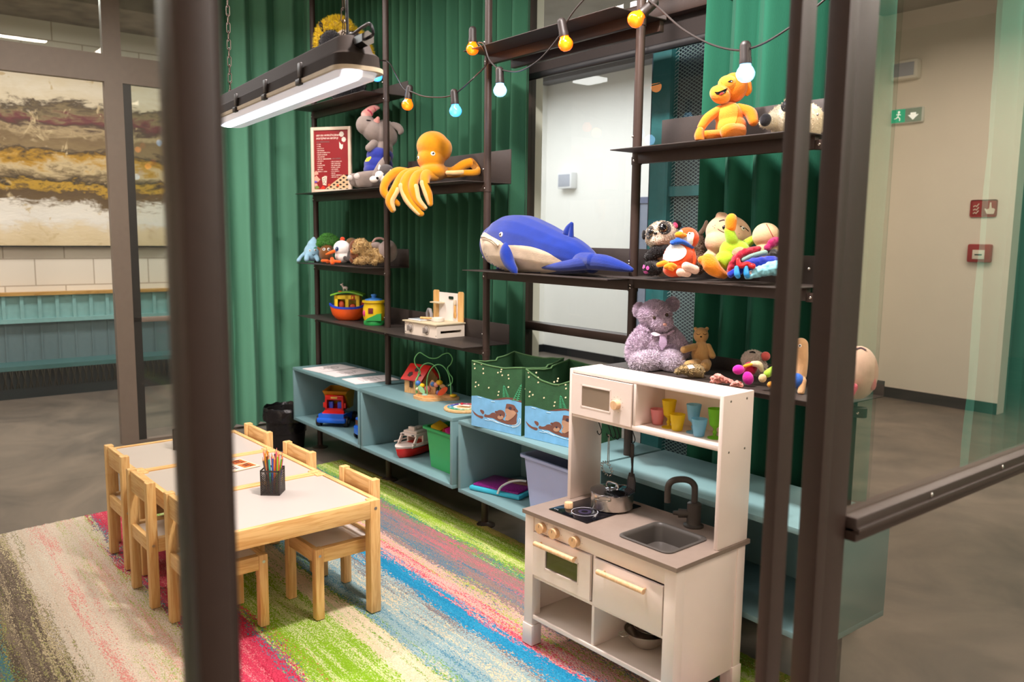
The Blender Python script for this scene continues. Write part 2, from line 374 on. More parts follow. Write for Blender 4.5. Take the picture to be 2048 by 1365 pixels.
for i in range(64):
    y = -3.8+i*.145; g.box(.0, y, .70, .05, y+.115, .915); g.box(0, y+.115, .70, .075, y+.145, .915)
g.box(0, -3.8, .66, .09, 5.5, .70); g.done('upper_panel', TL2, co)
g = MB()
for i in range(64):
    y = -3.8+i*.145; g.box(0, y, .30, .03, y+.13, .66); g.box(0, y+.13, .30, .04, y+.145, .66)
g.done('lower_panel', mat('grey_blue_corrugated_sheet', '#63797f', .5), co)
B(0, -3.8, .26, .36, 5.5, .30).done('bench_ledge', mat('dark_teal_ledge', '#3f6b6c', .4), co)
g = MB()
for i in range(150):
    y = -3.0+i*.05; g.tube([(.36, y, .26), (.385, y+.012, .18), (.36, y, .10)], .006, n=5)
    g.tube([(.36, y+.025, .26), (.385, y+.012, .18), (.36, y+.025, .10)], .006, n=5)
g.done('mesh_front', mat('dark_bronze_mesh', '#3b3a33', .4, metal=.5), co)
B(0, -3.8, 0, .33, 5.5, .26).done('dark_recess', mat('dark_teal_board', '#10242a', .6), co)
# painting
pa = thing('abstract_painting', 'large unframed abstract canvas with brown, ochre and cream bands on the block wall', 'painting', (XW+.03, 0, 0))
def painting_material():
    m = bpy.data.materials.new('abstract_paint'); m.use_nodes = True; nt = m.node_tree; L = nt.links.new
    b = nt.nodes['Principled BSDF']; tc = N(nt, 'ShaderNodeTexCoord'); sx = N(nt, 'ShaderNodeSeparateXYZ'); L(tc.outputs['Object'], sx.inputs[0])
    def noi(sc, st, det=6.0):
        mp = N(nt, 'ShaderNodeMapping'); mp.inputs['Scale'].default_value = (1, 1, st); L(tc.outputs['Object'], mp.inputs['Vector'])
        n = N(nt, 'ShaderNodeTexNoise', Scale=sc, Detail=det, Roughness=.65, Distortion=.8); L(mp.outputs[0], n.inputs['Vector']); return n
    n1 = noi(1.6, 2.2); n2 = noi(9.0, 3.0)
    def mth(op, a, bb, c=None):
        q = N(nt, 'ShaderNodeMath', _operation=op)
        for i, v in enumerate((a, bb, c)):
            if v is None: continue
            if isinstance(v, (int, float)): q.inputs[i].default_value = v
            else: L(v, q.inputs[i])
        return q.outputs[0]
    z = mth('MULTIPLY_ADD', sx.outputs['Z'], 1/1.58, -1.36/1.58)
    z = mth('ADD', z, mth('MULTIPLY_ADD', n1.outputs[0], .30, -.15)); z = mth('ADD', z, mth('MULTIPLY_ADD', n2.outputs[0], .12, -.06))
    cr = N(nt, 'ShaderNodeValToRGB'); el = cr.color_ramp.elements
    st = [(0, '#d9c29b'), (.10, '#e0cba9'), (.17, '#e7e0d8'), (.24, '#efe6da'), (.275, '#6a5232'), (.33, '#5a452c'), (.36, '#c79b2e'), (.39, '#2f241a'), (.42, '#7f6a49'), (.46, '#d0b88d'), (.50, '#b8891f'), (.54, '#3a2c20'), (.57, '#8c744f'), (.64, '#7a6242'), (.68, '#b29a74'), (.72, '#4b3529'), (.76, '#6e2f35'), (.79, '#8a7654'), (.83, '#4a3a2a'), (.86, '#dccbae'), (.93, '#e9dcc6'), (1, '#e3d2b4')]
    el[0].position = 0; el[0].color = lin(st[0][1])+(1,); el[1].position = 1; el[1].color = lin(st[-1][1])+(1,)
    for p, c in st[1:-1]: e = el.new(p); e.color = lin(c)+(1,)
    L(z, cr.inputs[0])
    n3 = noi(5.0, 1.0); cr2 = N(nt, 'ShaderNodeValToRGB'); cr2.color_ramp.elements[0].position = .60; cr2.color_ramp.elements[1].position = .66
    L(n3.outputs[0], cr2.inputs[0]); mx = N(nt, 'ShaderNodeMix', _data_type='RGBA'); L(cr2.outputs[0], mx.inputs[0]); L(cr.outputs[0], mx.inputs[6]); mx.inputs[7].default_value = lin('#cdb58c')+(1,)
    L(mx.outputs[2], b.inputs['Base Color']); b.inputs['Roughness'].default_value = .6
    bp = N(nt, 'ShaderNodeBump', Strength=.3, Distance=.01); L(n2.outputs[0], bp.inputs['Height']); L(bp.outputs[0], b.inputs['Normal']); return m
B(0, -1.9, 1.375, .045, 2.46, 2.93).done('canvas', painting_material(), pa)
g = MB(); g.box(-.03, -1.92, 1.36, .05, 2.475, 1.375); g.box(-.03, -1.92, 2.93, .05, 2.475, 2.945); g.box(-.03, 2.46, 1.36, .05, 2.475, 2.945); g.done('tray_frame', BLACKM, pa)
# glazed partition the camera looks through (plane x = -0.8)
XG = -.8
w3 = bpy.data.objects.new('window_3', None); COL.objects.link(w3); struct(w3); w3.location = (XG, 0, 0)
g = MB(); g.box(-.03, .228, 0, .03, .262, 3.62, bev=.003); g.box(-.012, .262, 0, .012, .274, 3.62); g.done('window_frame', IRON, w3)
g = MB(); g.box(-.012, 1.2035, 0, .012, 1.246, 3.62, bev=.002); g.done('window_frame', IRON, w3)
g = MB(); g.box(-.020, 1.330, 0, .020, 1.361, 3.62, bev=.002); g.box(-.008, 1.361, 0, .008, 1.446, 3.62, bev=.001); g.done('window_frame', IRON, w3)
g = MB(); g.box(-.028, 1.45, .935, .028, 3.4, .985, bev=.006); g.box(-.034, 1.45, .952, .034, 3.4, .966, bev=.004); g.done('window_frame', IRON, w3)
B(-.03, 3.4, 0, .03, 3.46, 3.62).done('window_frame', IRON, w3)
GP = glass('partition_glass', '#efece6', k=2.0)
for z0, z1 in ((.0, .935), (.985, 3.62)): B(-.004, 1.45, z0, .004, 3.4, z1).done('glass_pane', GP, w3)
B(-.004, -1.2, .0, .004, .228, 3.62).done('glass_pane', glass('door_glass', '#f3f3ee'), w3)
for k in range(5):
    g = MB(); yy = 1.75+k*.36; g.ell((.029, yy, .975), (.003, .005, .005), u=8, v=6); g.done('screw', CHROME, w3)

# ---------------------------------------------------------------- curtains
def curtain_mat(h):
    m = mat('curtain_'+h.strip('#'), h, .9, .06, 6, .25, 500, sheen=.06, spec=.1, stretch=(1, 1, .15)); return m
def curtain(name, label, pts, z0, z1, amp, wl, h, seed, loc, ampvar=.6):
    """gathered cloth hung along a path of (x, y) points"""
    rnd = random.Random(seed); path = spline(pts, 60); L = [0]
    for a, b in zip(path, path[1:]): L.append(L[-1]+math.dist(a, b))
    step = .006; n = int(L[-1]/step); g = MB(); cols = []; j = 0
    ph = 0.0; zz = [z0+(z1-z0)*k/22 for k in range(23)]
    for i in range(n+1):
        s = i*step
        while j < len(L)-2 and L[j+1] < s: j += 1
        t = (s-L[j])/max(L[j+1]-L[j], 1e-9); p = Vector(path[j]).lerp(Vector(path[j+1]), t); d = Vector(path[j+1])-Vector(path[j]); nrm = Vector((d.y, -d.x)).normalized()
        w_ = wl*(1+.45*noise.noise(Vector((s*3.1, seed, 0)))); ph += step/w_*2*PI
        a = amp*(1+ampvar*noise.noise(Vector((s*2.3, seed+9, 0))))
        col = []
        for z in zz:
            k = (z-z0)/(z1-z0); flare = 1.15-.3*k
            th_ = ph+.5*noise.noise(Vector((s*4, z*.5, seed))); off = a*flare*(2*abs(math.cos(th_/2))**.8-1+.18*math.sin(2*th_+1))
            off += .25*amp*noise.noise(Vector((s*5, z*1.2, seed+3)))
            q = p+nrm*off; col.append(g.b.verts.new((q.x-loc[0], q.y-loc[1], z-loc[2])))
        cols.append(col)
    for a, b in zip(cols, cols[1:]):
        for k in range(22): g.b.faces.new((a[k], b[k], b[k+1], a[k+1]))
    o = g.done(name, curtain_mat(h), angle=80); o.location = loc
    return tag(o, label, 'curtain')
curtain('curtain', 'bright green curtain hanging at the left end beside the trash can', [(-6.1, 1.86), (-6.1, 2.45), (-6.06, 2.72), (-5.9, 2.80)], .05, 3.6, .060, .20, '#68a488', 3, (-6.1, 2.3, .05))
curtain('curtain', 'narrow pleated dark green curtain behind the leftmost shelves', [(-5.9, 2.80), (-4.42, 2.80)], .05, 3.6, .052, .085, '#3c694f', 11, (-5.2, 2.8, .05), .7)
curtain('curtain', 'dark green curtain behind the octopus and toy kitchen', [(-4.44, 2.81), (-3.9, 2.81), (-3.43, 2.81)], .05, 3.6, .044, .13, '#35624b', 5, (-4, 2.81, .05))
curtain('curtain', 'dark green curtain behind the right-hand plush shelves', [(-2.24, 2.80), (-1.95, 2.80), (-1.66, 2.80)], .05, 3.6, .046, .15, '#28644f', 8, (-1.9, 2.8, .05))
curtain('curtain', 'teal curtain on the corridor side at the far right', [(-2.6, 8.0), (-1.9, 8.0), (-.9, 8.0)], .0, 3.6, .05, .22, '#12624f', 21, (-1.9, 8.0, 0))
curtain('curtain', 'green hall curtain nearer the door, mirrored in the right-hand glass', [(.82, 4.5), (.9, 3.7), (1.0, 2.9)], .0, 3.6, .05, .22, '#4f9c86', 31, (.9, 3.7, 0))
curtain('curtain', 'green hall curtain farther along the hall, mirrored in the right-hand glass', [(.6, 6.9), (.66, 6.2), (.72, 5.6)], .0, 3.6, .05, .22, '#4f9c86', 33, (.66, 6.2, 0))

# ---------------------------------------------------------------- carpet
def carpet_material():
    m = bpy.data.materials.new('striped_carpet'); m.use_nodes = True; nt = m.node_tree; L = nt.links.new
    b = nt.nodes['Principled BSDF']; tc = N(nt, 'ShaderNodeTexCoord'); sx = N(nt, 'ShaderNodeSeparateXYZ'); L(tc.outputs['Object'], sx.inputs[0])
    def noi(sc, st, det=3.0, w_=0):
        mp = N(nt, 'ShaderNodeMapping'); mp.inputs['Scale'].default_value = (st, 1, 1); mp.inputs['Location'].default_value = (w_, w_*1.7, 0); L(tc.outputs['Object'], mp.inputs['Vector'])
        n = N(nt, 'ShaderNodeTexNoise', Scale=sc, Detail=det, Roughness=.6); L(mp.outputs[0], n.inputs['Vector']); return n.outputs[0]
    def mth(op, a, bb, c=None):
        q = N(nt, 'ShaderNodeMath', _operation=op)
        for i, v in enumerate((a, bb, c)):
            if v is None: continue
            if isinstance(v, (int, float)): q.inputs[i].default_value = v
            else: L(v, q.inputs[i])
        return q.outputs[0]
    wob = noi(.9, 1.0, 1.0)                      # slow wander of the bands
    v = mth('MULTIPLY_ADD', wob, .10, -.05); v = mth('ADD', v, sx.outputs['Y'])
    fine = mth('MULTIPLY_ADD', noi(170, .45, 2.0), .17, -.085); streak = mth('MULTIPLY_ADD', noi(30, .05, 3.0, 4.3), .20, -.10)
    va = mth('ADD', mth('ADD', v, fine), mth('MULTIPLY', streak, .6))
    Y0, Y1 = -.6, 2.46
    def ramp(stops, x):
        u = mth('MULTIPLY_ADD', x, 1/(Y1-Y0), -Y0/(Y1-Y0)); cr = N(nt, 'ShaderNodeValToRGB'); cr.color_ramp.interpolation = 'CONSTANT'; el = cr.color_ramp.elements
        el[0].position = 0; el[0].color = lin(stops[0][1])+(1,); el[1].position = min((stops[1][0]-Y0)/(Y1-Y0), 1); el[1].color = lin(stops[1][1])+(1,)
        for y, c in stops[2:]:
            e = el.new(min((y-Y0)/(Y1-Y0), 1)); e.color = lin(c)+(1,)
        L(u, cr.inputs[0]); return cr.outputs[0]
    G, LG, CRM, PK, RD, TLc, BL, GY, YC, LB, OL, GD = '#7a6c60', '#9ec63a', '#eadfd0', '#efbdb2', '#dc4462', '#4a8aa2', '#2791c0', '#8f8074', '#e8d8b2', '#9fbcc0', '#7f8f34', '#b89f58'
    A = ramp([(-.6, TLc), (-.3, LG), (-.1, CRM), (.1, GY), (.26, TLc), (.29, '#b5b56a'), (.32, GY), (.425, YC), (.44, G), (.46, CRM), (.60, '#ecdccc'), (.845, TLc), (.865, RD), (1.04, TLc), (1.07, '#8dbb2a'), (1.34, YC), (1.46, LB), (1.60, LB), (1.72, YC), (1.735, BL), (1.845, PK), (1.98, '#a58b84'), (2.20, '#3f9a8c'), (2.225, '#a5cb3c'), (2.36, '#7f9f2c'), (2.42, GD)], va)
    vb = mth('ADD', mth('ADD', v, mth('MULTIPLY', fine, 1.2)), mth('MULTIPLY', streak, 1.5))
    Bc = ramp([(-.6, GY), (.22, LG), (.25, '#6a5f56'), (.34, YC), (.36, '#6a5f56'), (.42, '#b9b87a'), (.44, '#8a7c70'), (.46, '#e6d2c0'), (.58, '#ec9a94'), (.62, '#e8d4c2'), (.68, '#b4c870'), (.71, '#eab8aa'), (.78, '#b9c86a'), (.845, RD), (.9, '#f28f96'), (.97, '#c22a48'), (1.05, RD), (1.09, '#d5dfa0'), (1.34, '#f3e2c4'), (1.44, '#7fae3a'), (1.49, '#5b93ad'), (1.58, YC), (1.68, '#8a7f80'), (1.75, '#3aa5cf'), (1.85, '#e9566c'), (1.92, '#b8c95a'), (1.98, '#5f8aa0'), (2.10, '#d77c86'), (2.2, '#6fae4a'), (2.24, '#dfe39a'), (2.38, '#a89a4c')], vb)
    sp = mth('ADD', mth('ADD', mth('MULTIPLY_ADD', noi(210, .5, 2.0, 9), 1.5, -.25), mth('MULTIPLY_ADD', noi(7, .25, 3.0, 2), .5, -.25)), mth('MULTIPLY_ADD', noi(38, .06, 3.0, 3), .9, -.45))
    st = N(nt, 'ShaderNodeMapRange'); st.inputs['From Min'].default_value = .50; st.inputs['From Max'].default_value = .57; L(sp, st.inputs['Value'])
    mx = N(nt, 'ShaderNodeMix', _data_type='RGBA'); L(st.outputs[0], mx.inputs[0]); L(A, mx.inputs[6]); L(Bc, mx.inputs[7])
    hs = N(nt, 'ShaderNodeHueSaturation'); L(mx.outputs[2], hs.inputs['Color']); L(mth('MULTIPLY_ADD', noi(170, 1, 2.0, 5), .7, .62), hs.inputs['Value'])
    L(hs.outputs[0], b.inputs['Base Color']); b.inputs['Roughness'].default_value = 1; b.inputs['Specular IOR Level'].default_value = .1
    bp = N(nt, 'ShaderNodeBump', Strength=1.0, Distance=.012); L(noi(150, 1, 3.0, 1), bp.inputs['Height']); L(bp.outputs[0], b.inputs['Normal']); return m
cb = bmesh.new(); nx, ny = 240, 200; grid = []
for j in range(ny+1):
    row = []
    for i in range(nx+1):
        u, v = i/nx, j/ny; y = -1.2+v*3.64; xl = -4.44-.145*(y+1.2)/1.0*.9 if y > -9 else 0
        x = xl+(-.98-xl)*u; y2 = y+.02*math.sin(x*1.3)*v
        row.append(cb.verts.new((x, y2, .009+.004*noise.noise(Vector((x*45, y*45, 0))))))
    grid.append(row)
for j in range(ny):
    for i in range(nx): cb.faces.new((grid[j][i], grid[j][i+1], grid[j+1][i+1], grid[j+1][i]))
rim = bmesh.ops.extrude_edge_only(cb, edges=[e for e in cb.edges if e.is_boundary])
for v in [x for x in rim['geom'] if isinstance(x, bmesh.types.BMVert)]: v.co.z = .001
cm = bpy.data.meshes.new('striped_rug')
for f in cb.faces: f.smooth = True
cb.to_mesh(cm); cb.free(); cm.materials.append(carpet_material()); co = bpy.data.objects.new('striped_rug', cm); COL.objects.link(co)
tag(co, 'multicoloured striped wool rug lying under the tables and toy kitchen', 'rug')
# ================================================================ shelving
PXS = [-5.33, -4.35, -3.345, -2.335, -1.33]
PYY = 2.47
SH = thing('shelving_unit', 'tall dark metal shelving unit of poles and thin shelves before the curtains', 'shelving unit', (-3.33, PYY, 0))
ox, oy = -3.33, PYY
for x in PXS:
    g = MB(); x = x if x < -1.5 else -1.36; g.cyl((x-ox, 0, 0), (x-ox, 0, 3.6 if x < -1.5 else .99), .0185, n=24); g.lathe([(0, 0), (.055, 0), (.055, .006), (.03, .012), (.0185, .02)], 24, T(x-ox, 0, 0)); g.done('post', IRON, SH)
def shelf(a, b, z, up=.105, rails=(0,), xe=None):
    x0, x1 = PXS[a]+.004-ox, (xe or PXS[b])-.004-ox
    g = MB(); g.box(x0-.012, 2.325-oy, z-.004, x1+.0, 2.625-oy, z, bev=.0012)
    g.box(x0-.012, 2.621-oy, z-.004, x1, 2.625-oy, z+up, bev=.0012)
    o = g.done('shelf', SHELFM, SH)
    g = MB()
    for ry in rails: g.box(x0+.012, ry-.013, z-.048, x1-.012, ry+.013, z-.004, bev=.002)
    g.done('rail', IRON, o)
    for xx in (x0-.004, x1+.004):
        g = MB(); g.cyl((xx, 0, z-.05), (xx, 0, z-.02), .0215, n=20); g.done('collar', IRON, o)
    g = MB()
    for xx in (x0-.004, x1+.004): g.ell((xx+.004, -.0215, z-.035), (.005, .003, .005), u=8, v=6); g.ell((xx-.008, -.0195, z+.06), (.005, .003, .005), u=8, v=6)
    g.done('bolt', CHROME, o); return o
for a, z, up in ((0, .953, .10), (1, .953, .10), (0, 1.315, .11), (0, 1.78, .14), (1, 1.78, .17), (0, 2.335, .09), (2, 1.343, .12), (3, 1.355, .10), (3, 1.852, .14), (3, 1.0, .05)):
    shelf(a, a+1, z, up, xe=-1.52 if (a == 3 and z > 1.1) else None)
shelf(2, 3, 2.39, .02, (0, .14))
# ---- wall-hung cubbies
def cubby(x0, x1, z0, z1, label, y0=2.26, y1=2.66):
    t = thing('cubby_cabinet', label, 'cabinet', ((x0+x1)/2, (y0+y1)/2, z0), 0, 'teal cubby cabinets under the shelves')
    w_, d_, h = (x1-x0)/2, (y1-y0)/2, z1-z0; th = .02
    B(-w_, -d_, h-th, w_, d_, h, bev=.0012).done('top_panel', TEAL, t)
    B(-w_, -d_, 0, w_, d_, th, bev=.0012).done('bottom_panel', TEAL, t)
    for a, b in ((-w_, -w_+th), (w_-th, w_)): B(a, -d_, th, b, d_, h-th, bev=.0012).done('side_panel', TEAL, t)
    B(-w_+th, d_-.012, th, w_-th, d_, h-th).done('back_panel', TEAL, t)
    g = MB(); g.box(-w_+.02, -.02, -.02, w_-.02, .02, 0); g.done('support_rail', IRON, t); return t
cubby(-5.293, -4.330, .236, .603, 'teal open cubby cabinet with papers on top and the dump truck inside')
cubby(-4.312, -3.340, .236, .603, 'teal open cubby cabinet holding the toy ship and the green bin')
cubby(-3.287, -2.318, .236, .603, 'teal open cubby cabinet with otter boxes on top')
cubby(-2.300, -1.300, .236, .603, 'teal open cubby cabinet standing behind the toy kitchen')

# ================================================================ tables and chairs
TO = Vector((-2.7714, 1.5349, 0)); TA = .0359
TX, TY = Vector((math.cos(TA), math.sin(TA), 0)), Vector((-math.sin(TA), math.cos(TA), 0))
def tl(x, y, z=0): return TO+TX*x+TY*y+Vector((0, 0, z))
SCRW = mat('steel_screw', '#b8b4ae', .3, metal=1)
WTOP = mat('white_laminate', '#bbb1aa', .35, .01, 5)
def make_table():
    t = thing('childrens_table', 'small pine play table with white top', 'table')
    w_, d_, h, L4 = .245, .3185, .476, .0225
    for sx in (-1, 1):
        for sy in (-1, 1):
            g = MB(); g.box(sx*w_-(sx > 0)*2*L4, sy*d_-(sy > 0)*2*L4, .012, sx*w_+(sx < 0)*2*L4, sy*d_+(sy < 0)*2*L4, h, bev=.004)
            leg = g.done('leg', PZ, t)
            g = MB()
            for yy in (h-.033,): g.cyl((sx*(w_+.001), sy*(d_-.022), yy), (sx*(w_-.003), sy*(d_-.022), yy), .0065, n=12)
            g.done('screw', SCRW, leg)
    for sy in (-1, 1): B(-w_+2*L4, sy*d_-(sy > 0)*.02, h-.072, w_-2*L4, sy*d_+(sy < 0)*.02, h-.001, bev=.002).done('apron', PX, t)
    for sx in (-1, 1): B(sx*w_-(sx > 0)*.02, -d_+2*L4, h-.072, sx*w_+(sx < 0)*.02, d_-2*L4, h-.001, bev=.002).done('apron', PY, t)
    B(-w_+.0225, -d_+.0225, h-.012, w_-.0225, d_-.0225, h-.006).done('tabletop', WTOP, t); return t
tb = make_table()
for i, lab in enumerate(('small pine table with white top nearest the camera, topped by the fuller pencil holder', 'middle of the three small pine tables, with a square printed card on it', 'small pine table with white top farthest back, beside the glass partition')):
    o = tb if i == 0 else copy_tree(tb)
    o.location = tl(-.245-.4935*i, -.3185); o.rotation_euler.z = TA; o['label'] = lab; o['group'] = 'three pine play tables in a row'
def make_chair():
    t = thing('childrens_chair', 'small pine chair', 'chair')
    w_, d_, q, sh = .140, .145, .036, .300
    for sx in (-1, 1):                                   # front at -y, back at +y
        a, b = (sx*w_-q, sx*w_) if sx > 0 else (sx*w_, sx*w_+q)
        for nm, y0, z1 in (('leg', -d_, sh), ('leg', d_-q, .530)):
            leg = B(a, y0, .012, b, y0+q, z1, bev=.004).done(nm, PZ, t)
            g = MB(); g.cyl((sx*(w_+.001), y0+q/2, sh-.028), (sx*(w_-.003), y0+q/2, sh-.028), .006, n=12); g.done('screw', SCRW, leg)
        B(a+(.004 if sx > 0 else .002), -d_+q, sh-.058, b-(.002 if sx > 0 else .004), d_-q, sh-.002, bev=.002).done('side_rail', PY, t)
    B(-w_+q, -d_+.003, sh-.058, w_-q, -d_+.023, sh-.002, bev=.002).done('front_rail', PX, t)
    B(-w_+q, d_-.024, sh-.058, w_-q, d_-.004, sh-.002, bev=.002).done('rear_rail', PX, t)
    B(-w_+q+.001, -d_+.025, sh-.016, w_-q-.001, d_-.026, sh-.010).done('seat', mat('white_seat_panel', '#efe4dc', .35, .01, 5), t)
    B(-w_+q, d_-.028, .437, w_-q, d_-.008, .526, bev=.003).done('backrest', PX, t)
    return t
ch = make_chair()
CHS = [((-.218, -.098), 0, 'small pine chair nearest the camera on the shelf side of the tables'),
       ((-.755, -.106), 0, 'small pine chair on the shelf side of the middle table'),
       ((-1.232, -.100), 0, 'small pine chair on the shelf side of the farthest table near the trash can'),
       ((-.303, -.542), PI, 'small pine chair on the near left side, half hidden behind the black door post'),
       ((-.722, -.562), PI, 'small pine chair on the left side of the middle table with its white seat showing'),
       ((-1.190, -.530), PI, 'small pine chair at the left end of the farthest table')]
for i, (p, a, lab) in enumerate(CHS):
    o = ch if i == 0 else copy_tree(ch)
    o.location = tl(*p); o.rotation_euler.z = TA+a; o['label'] = lab; o['group'] = 'pine chairs around the play tables'

# ================================================================ toy kitchen
KS, KA = .9625, .043
KO = Vector((-2.3203*KS, 1.893*KS, 0)); KZ = CH*(1-KS)
K = thing('toy_kitchen', 'cream wooden toy kitchen with grey worktop, hob, sink and cupboard hutch', 'toy kitchen', (KO.x, KO.y, KZ-.052*KS), KA, scale=KS)
def kq(x, y, z):                       # kitchen frame -> world
    return Vector((KO.x+KS*(x*math.cos(KA)-y*math.sin(KA)), KO.y+KS*(x*math.sin(KA)+y*math.cos(KA)), KZ+KS*z))
def kd(g, name, m, parent=None, **k):
    o = g.done(name, m, parent or K, **k)
    if parent is None: o.location.z = .052
    return o
GREYT = mat('warm_grey_worktop', '#8a7a70', .38, .04, 40, .05, 300)
kb = MB()
_ox = [(-.004, 0), (.724, 0), (.724, .402), (-.004, .402)]; _ix = [(.425, .078), (.625, .078), (.625, .278), (.425, .278)]
kb.add([(x, y, .473) for x, y in _ox+_ix]+[(x, y, .488) for x, y in _ox+_ix], [(a, (a+1) % 4, 4+(a+1) % 4, 4+a) for a in range(4)]+[(8+a, 12+a, 12+(a+1) % 4, 8+(a+1) % 4) for a in range(4)]+[(a, 8+a, 8+(a+1) % 4, (a+1) % 4) for a in range(4)]+[(4+a, 4+(a+1) % 4, 12+(a+1) % 4, 12+a) for a in range(4)])
kd(kb, 'worktop', GREYT)
for x0, x1, y0, y1 in ((0, .046, .012, .055), (.668, .716, .012, .055), (0, .046, .345, .388), (.672, .716, .345, .388)):
    kd(B(x0, y0, .03, x1, y1, .473, bev=.002), 'leg', CREAM)
    g = MB(); g.box(x0-.004, y0-.004, -.046, x1+.004, y1+.004, .036, bev=.003); kd(g, 'foot_sleeve', CREAM)
kd(B(.046, .018, .411, .668, .034, .473, bev=.001), 'control_panel', CREAM)
kd(B(.002, .055, .06, .014, .345, .473), 'side_panel', CREAM); kd(B(.700, .055, .03, .712, .345, .473, bev=.001), 'side_panel', CREAM)
kd(B(.014, .372, .06, .700, .380, .473), 'back_panel', CREAM)
kd(B(.014, .020, .225, .70, .372, .237, bev=.001), 'shelf', CREAM)
bs = kd(B(.046, .016, .062, .668, .024, .078, bev=.001), 'bottom_rail', CREAM)
kd(B(.014, .024, .064, .70, .372, .074), 'bottom_shelf', mat('beige_shelf_board', '#dccdc0', .5, .02, 8))
kd(B(.349, .020, .074, .361, .372, .411, bev=.001), 'divider', CREAM)
def door(name, x0, x1, z0, z1, wx0, wx1, wz0, wz1, y, th, gl=True):
    g = MB(); g.box(x0, y-th, z0, wx0, y, z1); g.box(wx1, y-th, z0, x1, y, z1); g.box(wx0, y-th, z0, wx1, y, wz0); g.box(wx0, y-th, wz1, wx1, y, z1)
    bmesh.ops.remove_doubles(g.b, verts=g.b.verts, dist=1e-5)
    d_ = kd(g, name, CREAM)
    g = MB(); t = .005
    for q in ((wx0, wz0, wx0+t, wz1), (wx1-t, wz0, wx1, wz1), (wx0, wz0, wx1, wz0+t), (wx0, wz1-t, wx1, wz1)): g.box(q[0], y-th-.001, q[1], q[2], y-.004, q[3])
    g.done('window_lip', CREAM, d_)
    if gl: B(wx0, y-.008, wz0, wx1, y-.005, wz1).done('window_pane', mat('lit_interior_acrylic', '#a3917e', .12, .02, 10, alpha=.62) if name != 'oven_door' else mat('oven_acrylic', '#564a38', .06, .02, 10, alpha=.8, coat=.6), d_)  # microwave pane: tan colour stands in for the lit interior
    return d_
ov = door('oven_door', .048, .345, .243, .408, .111, .289, .283, .363, .022, .012)
g = MB(); g.tube([(.083, -.014, .380), (.288, -.014, .380)], .0095, n=16); g.cyl((.095, -.014, .38), (.095, .012, .38), .004, n=8); g.cyl((.276, -.014, .38), (.276, .012, .38), .004, n=8); g.done('handle', BIRCH, ov)
rd = kd(B(.362, .010, .238, .665, .022, .405, bev=.0015), 'cupboard_door', CREAM)
g = MB(); g.tube([(.402, -.014, .375), (.607, -.014, .375)], .0095, n=16); g.cyl((.414, -.014, .375), (.414, .012, .375), .004, n=8); g.cyl((.595, -.014, .375), (.595, .012, .375), .004, n=8); g.done('handle', BIRCH, rd)
INK = plas('#5b5048', .6)
for x in (.095, .165, .27):
    g = MB(); g.lathe([(0, -.024), (.017, -.024), (.019, -.022), (.019, .0), (0, .0)], 28, T(x, .018, .438) @ R('X', 90) @ T(0, 0, .024)); kn = kd(g, 'knob', BIRCH)
    g = MB(); g.box(x-.001, -.0066, .442, x+.001, -.0056, .452); g.done('mark', INK, kn)
g = MB()
for x in (.095, .165, .27):
    for a in range(7):
        th = math.radians(-40+a*45); g.box(x+.026*math.sin(th)-.0008, .0172, .438+.026*math.cos(th)-.0008, x+.026*math.sin(th)+.0008, .0182, .438+.026*math.cos(th)+.0008)
kd(g, 'dial_marks', INK)
# hutch
kd(B(.013, .22, .488, .030, .392, 1.008, bev=.003), 'hutch_side', CREAM); kd(B(.702, .22, .488, .718, .392, 1.008, bev=.003), 'hutch_side', CREAM)
kd(B(.030, .222, .993, .702, .390, 1.006, bev=.001), 'hutch_top', CREAM); kd(B(.030, .222, .822, .702, .390, .840, bev=.001), 'hutch_shelf', CREAM)
kd(B(.336, .222, .840, .348, .384, .993, bev=.001), 'hutch_divider', CREAM); kd(B(.030, .384, .84, .702, .390, .993), 'hutch_back', mat('cream_back_board', '#efdcc6', .5, .02, 8))
mw = door('microwave_door', .031, .333, .835, .990, .081, .234, .868, .955, .224, .009)
g = MB(); g.lathe([(0, 0), (.018, 0), (.018, .018), (.016, .020), (0, .020)], 28, T(.265, .215, .906) @ R('X', 90)); kn = g.done('knob', BIRCH, mw)
g = MB()
for a in range(9):
    th = math.radians(-60+a*32); g.box(.265+.029*math.sin(th)-.0008, .2142, .906+.029*math.cos(th)-.0008, .265+.029*math.sin(th)+.0008, .2152, .906+.029*math.cos(th)+.0008)
g.done('dial_marks', INK, mw)
g = MB()
for y, z in ((.26, .985), (.35, .985), (.26, .815), (.35, .815)): g.cyl((.7175, y, z), (.7185, y, z), .004, n=12)
kd(g, 'screw', SCRW)
g = MB(); g.cyl((.04, .345, .80), (.695, .345, .80), .005, n=12)
for x in (.06, .36, .68): g.cyl((x, .345, .80), (x, .345, .822), .004, n=8)
kd(g, 'utensil_rail', BLACKM)
# hob
HB = plas('#0b0b12', .06)
hb = kd(B(.068, .070, .4885, .267, .368, .4925, bev=.0015), 'hob', HB)
def ring(cx, cy, r, w_, m, z=.4927, n=40):
    g = MB(); g.lathe([(r-w_, z), (r-w_, z+.0004), (r, z+.0004), (r, z)], n, T(cx, cy, 0)); return g.done('hob_ring', m, hb)
for cx, cy, r in ((.178, .150, .050), (.19, .285, .055)):
    ring(cx, cy, r, .0016, plas('#d8d8e4', .4)); ring(cx, cy, r*.74, .0008, plas('#55536a', .3)); ring(cx, cy, r*.5, .012, plas('#2f2a44', .2))
for cx, cy in ((.108, .135), (.130, .262)):
    g = MB(); g.lathe([(0, .493), (.0165, .493), (.0165, .511), (.0145, .514), (0, .514)], 24, T(cx, cy, 0)); kd(g, 'hob_knob', BIRCH)
g = MB()
for k in range(3): g.cyl((.085+k*.008, .085, .4925), (.085+k*.008, .085, .4932), .002, n=8)
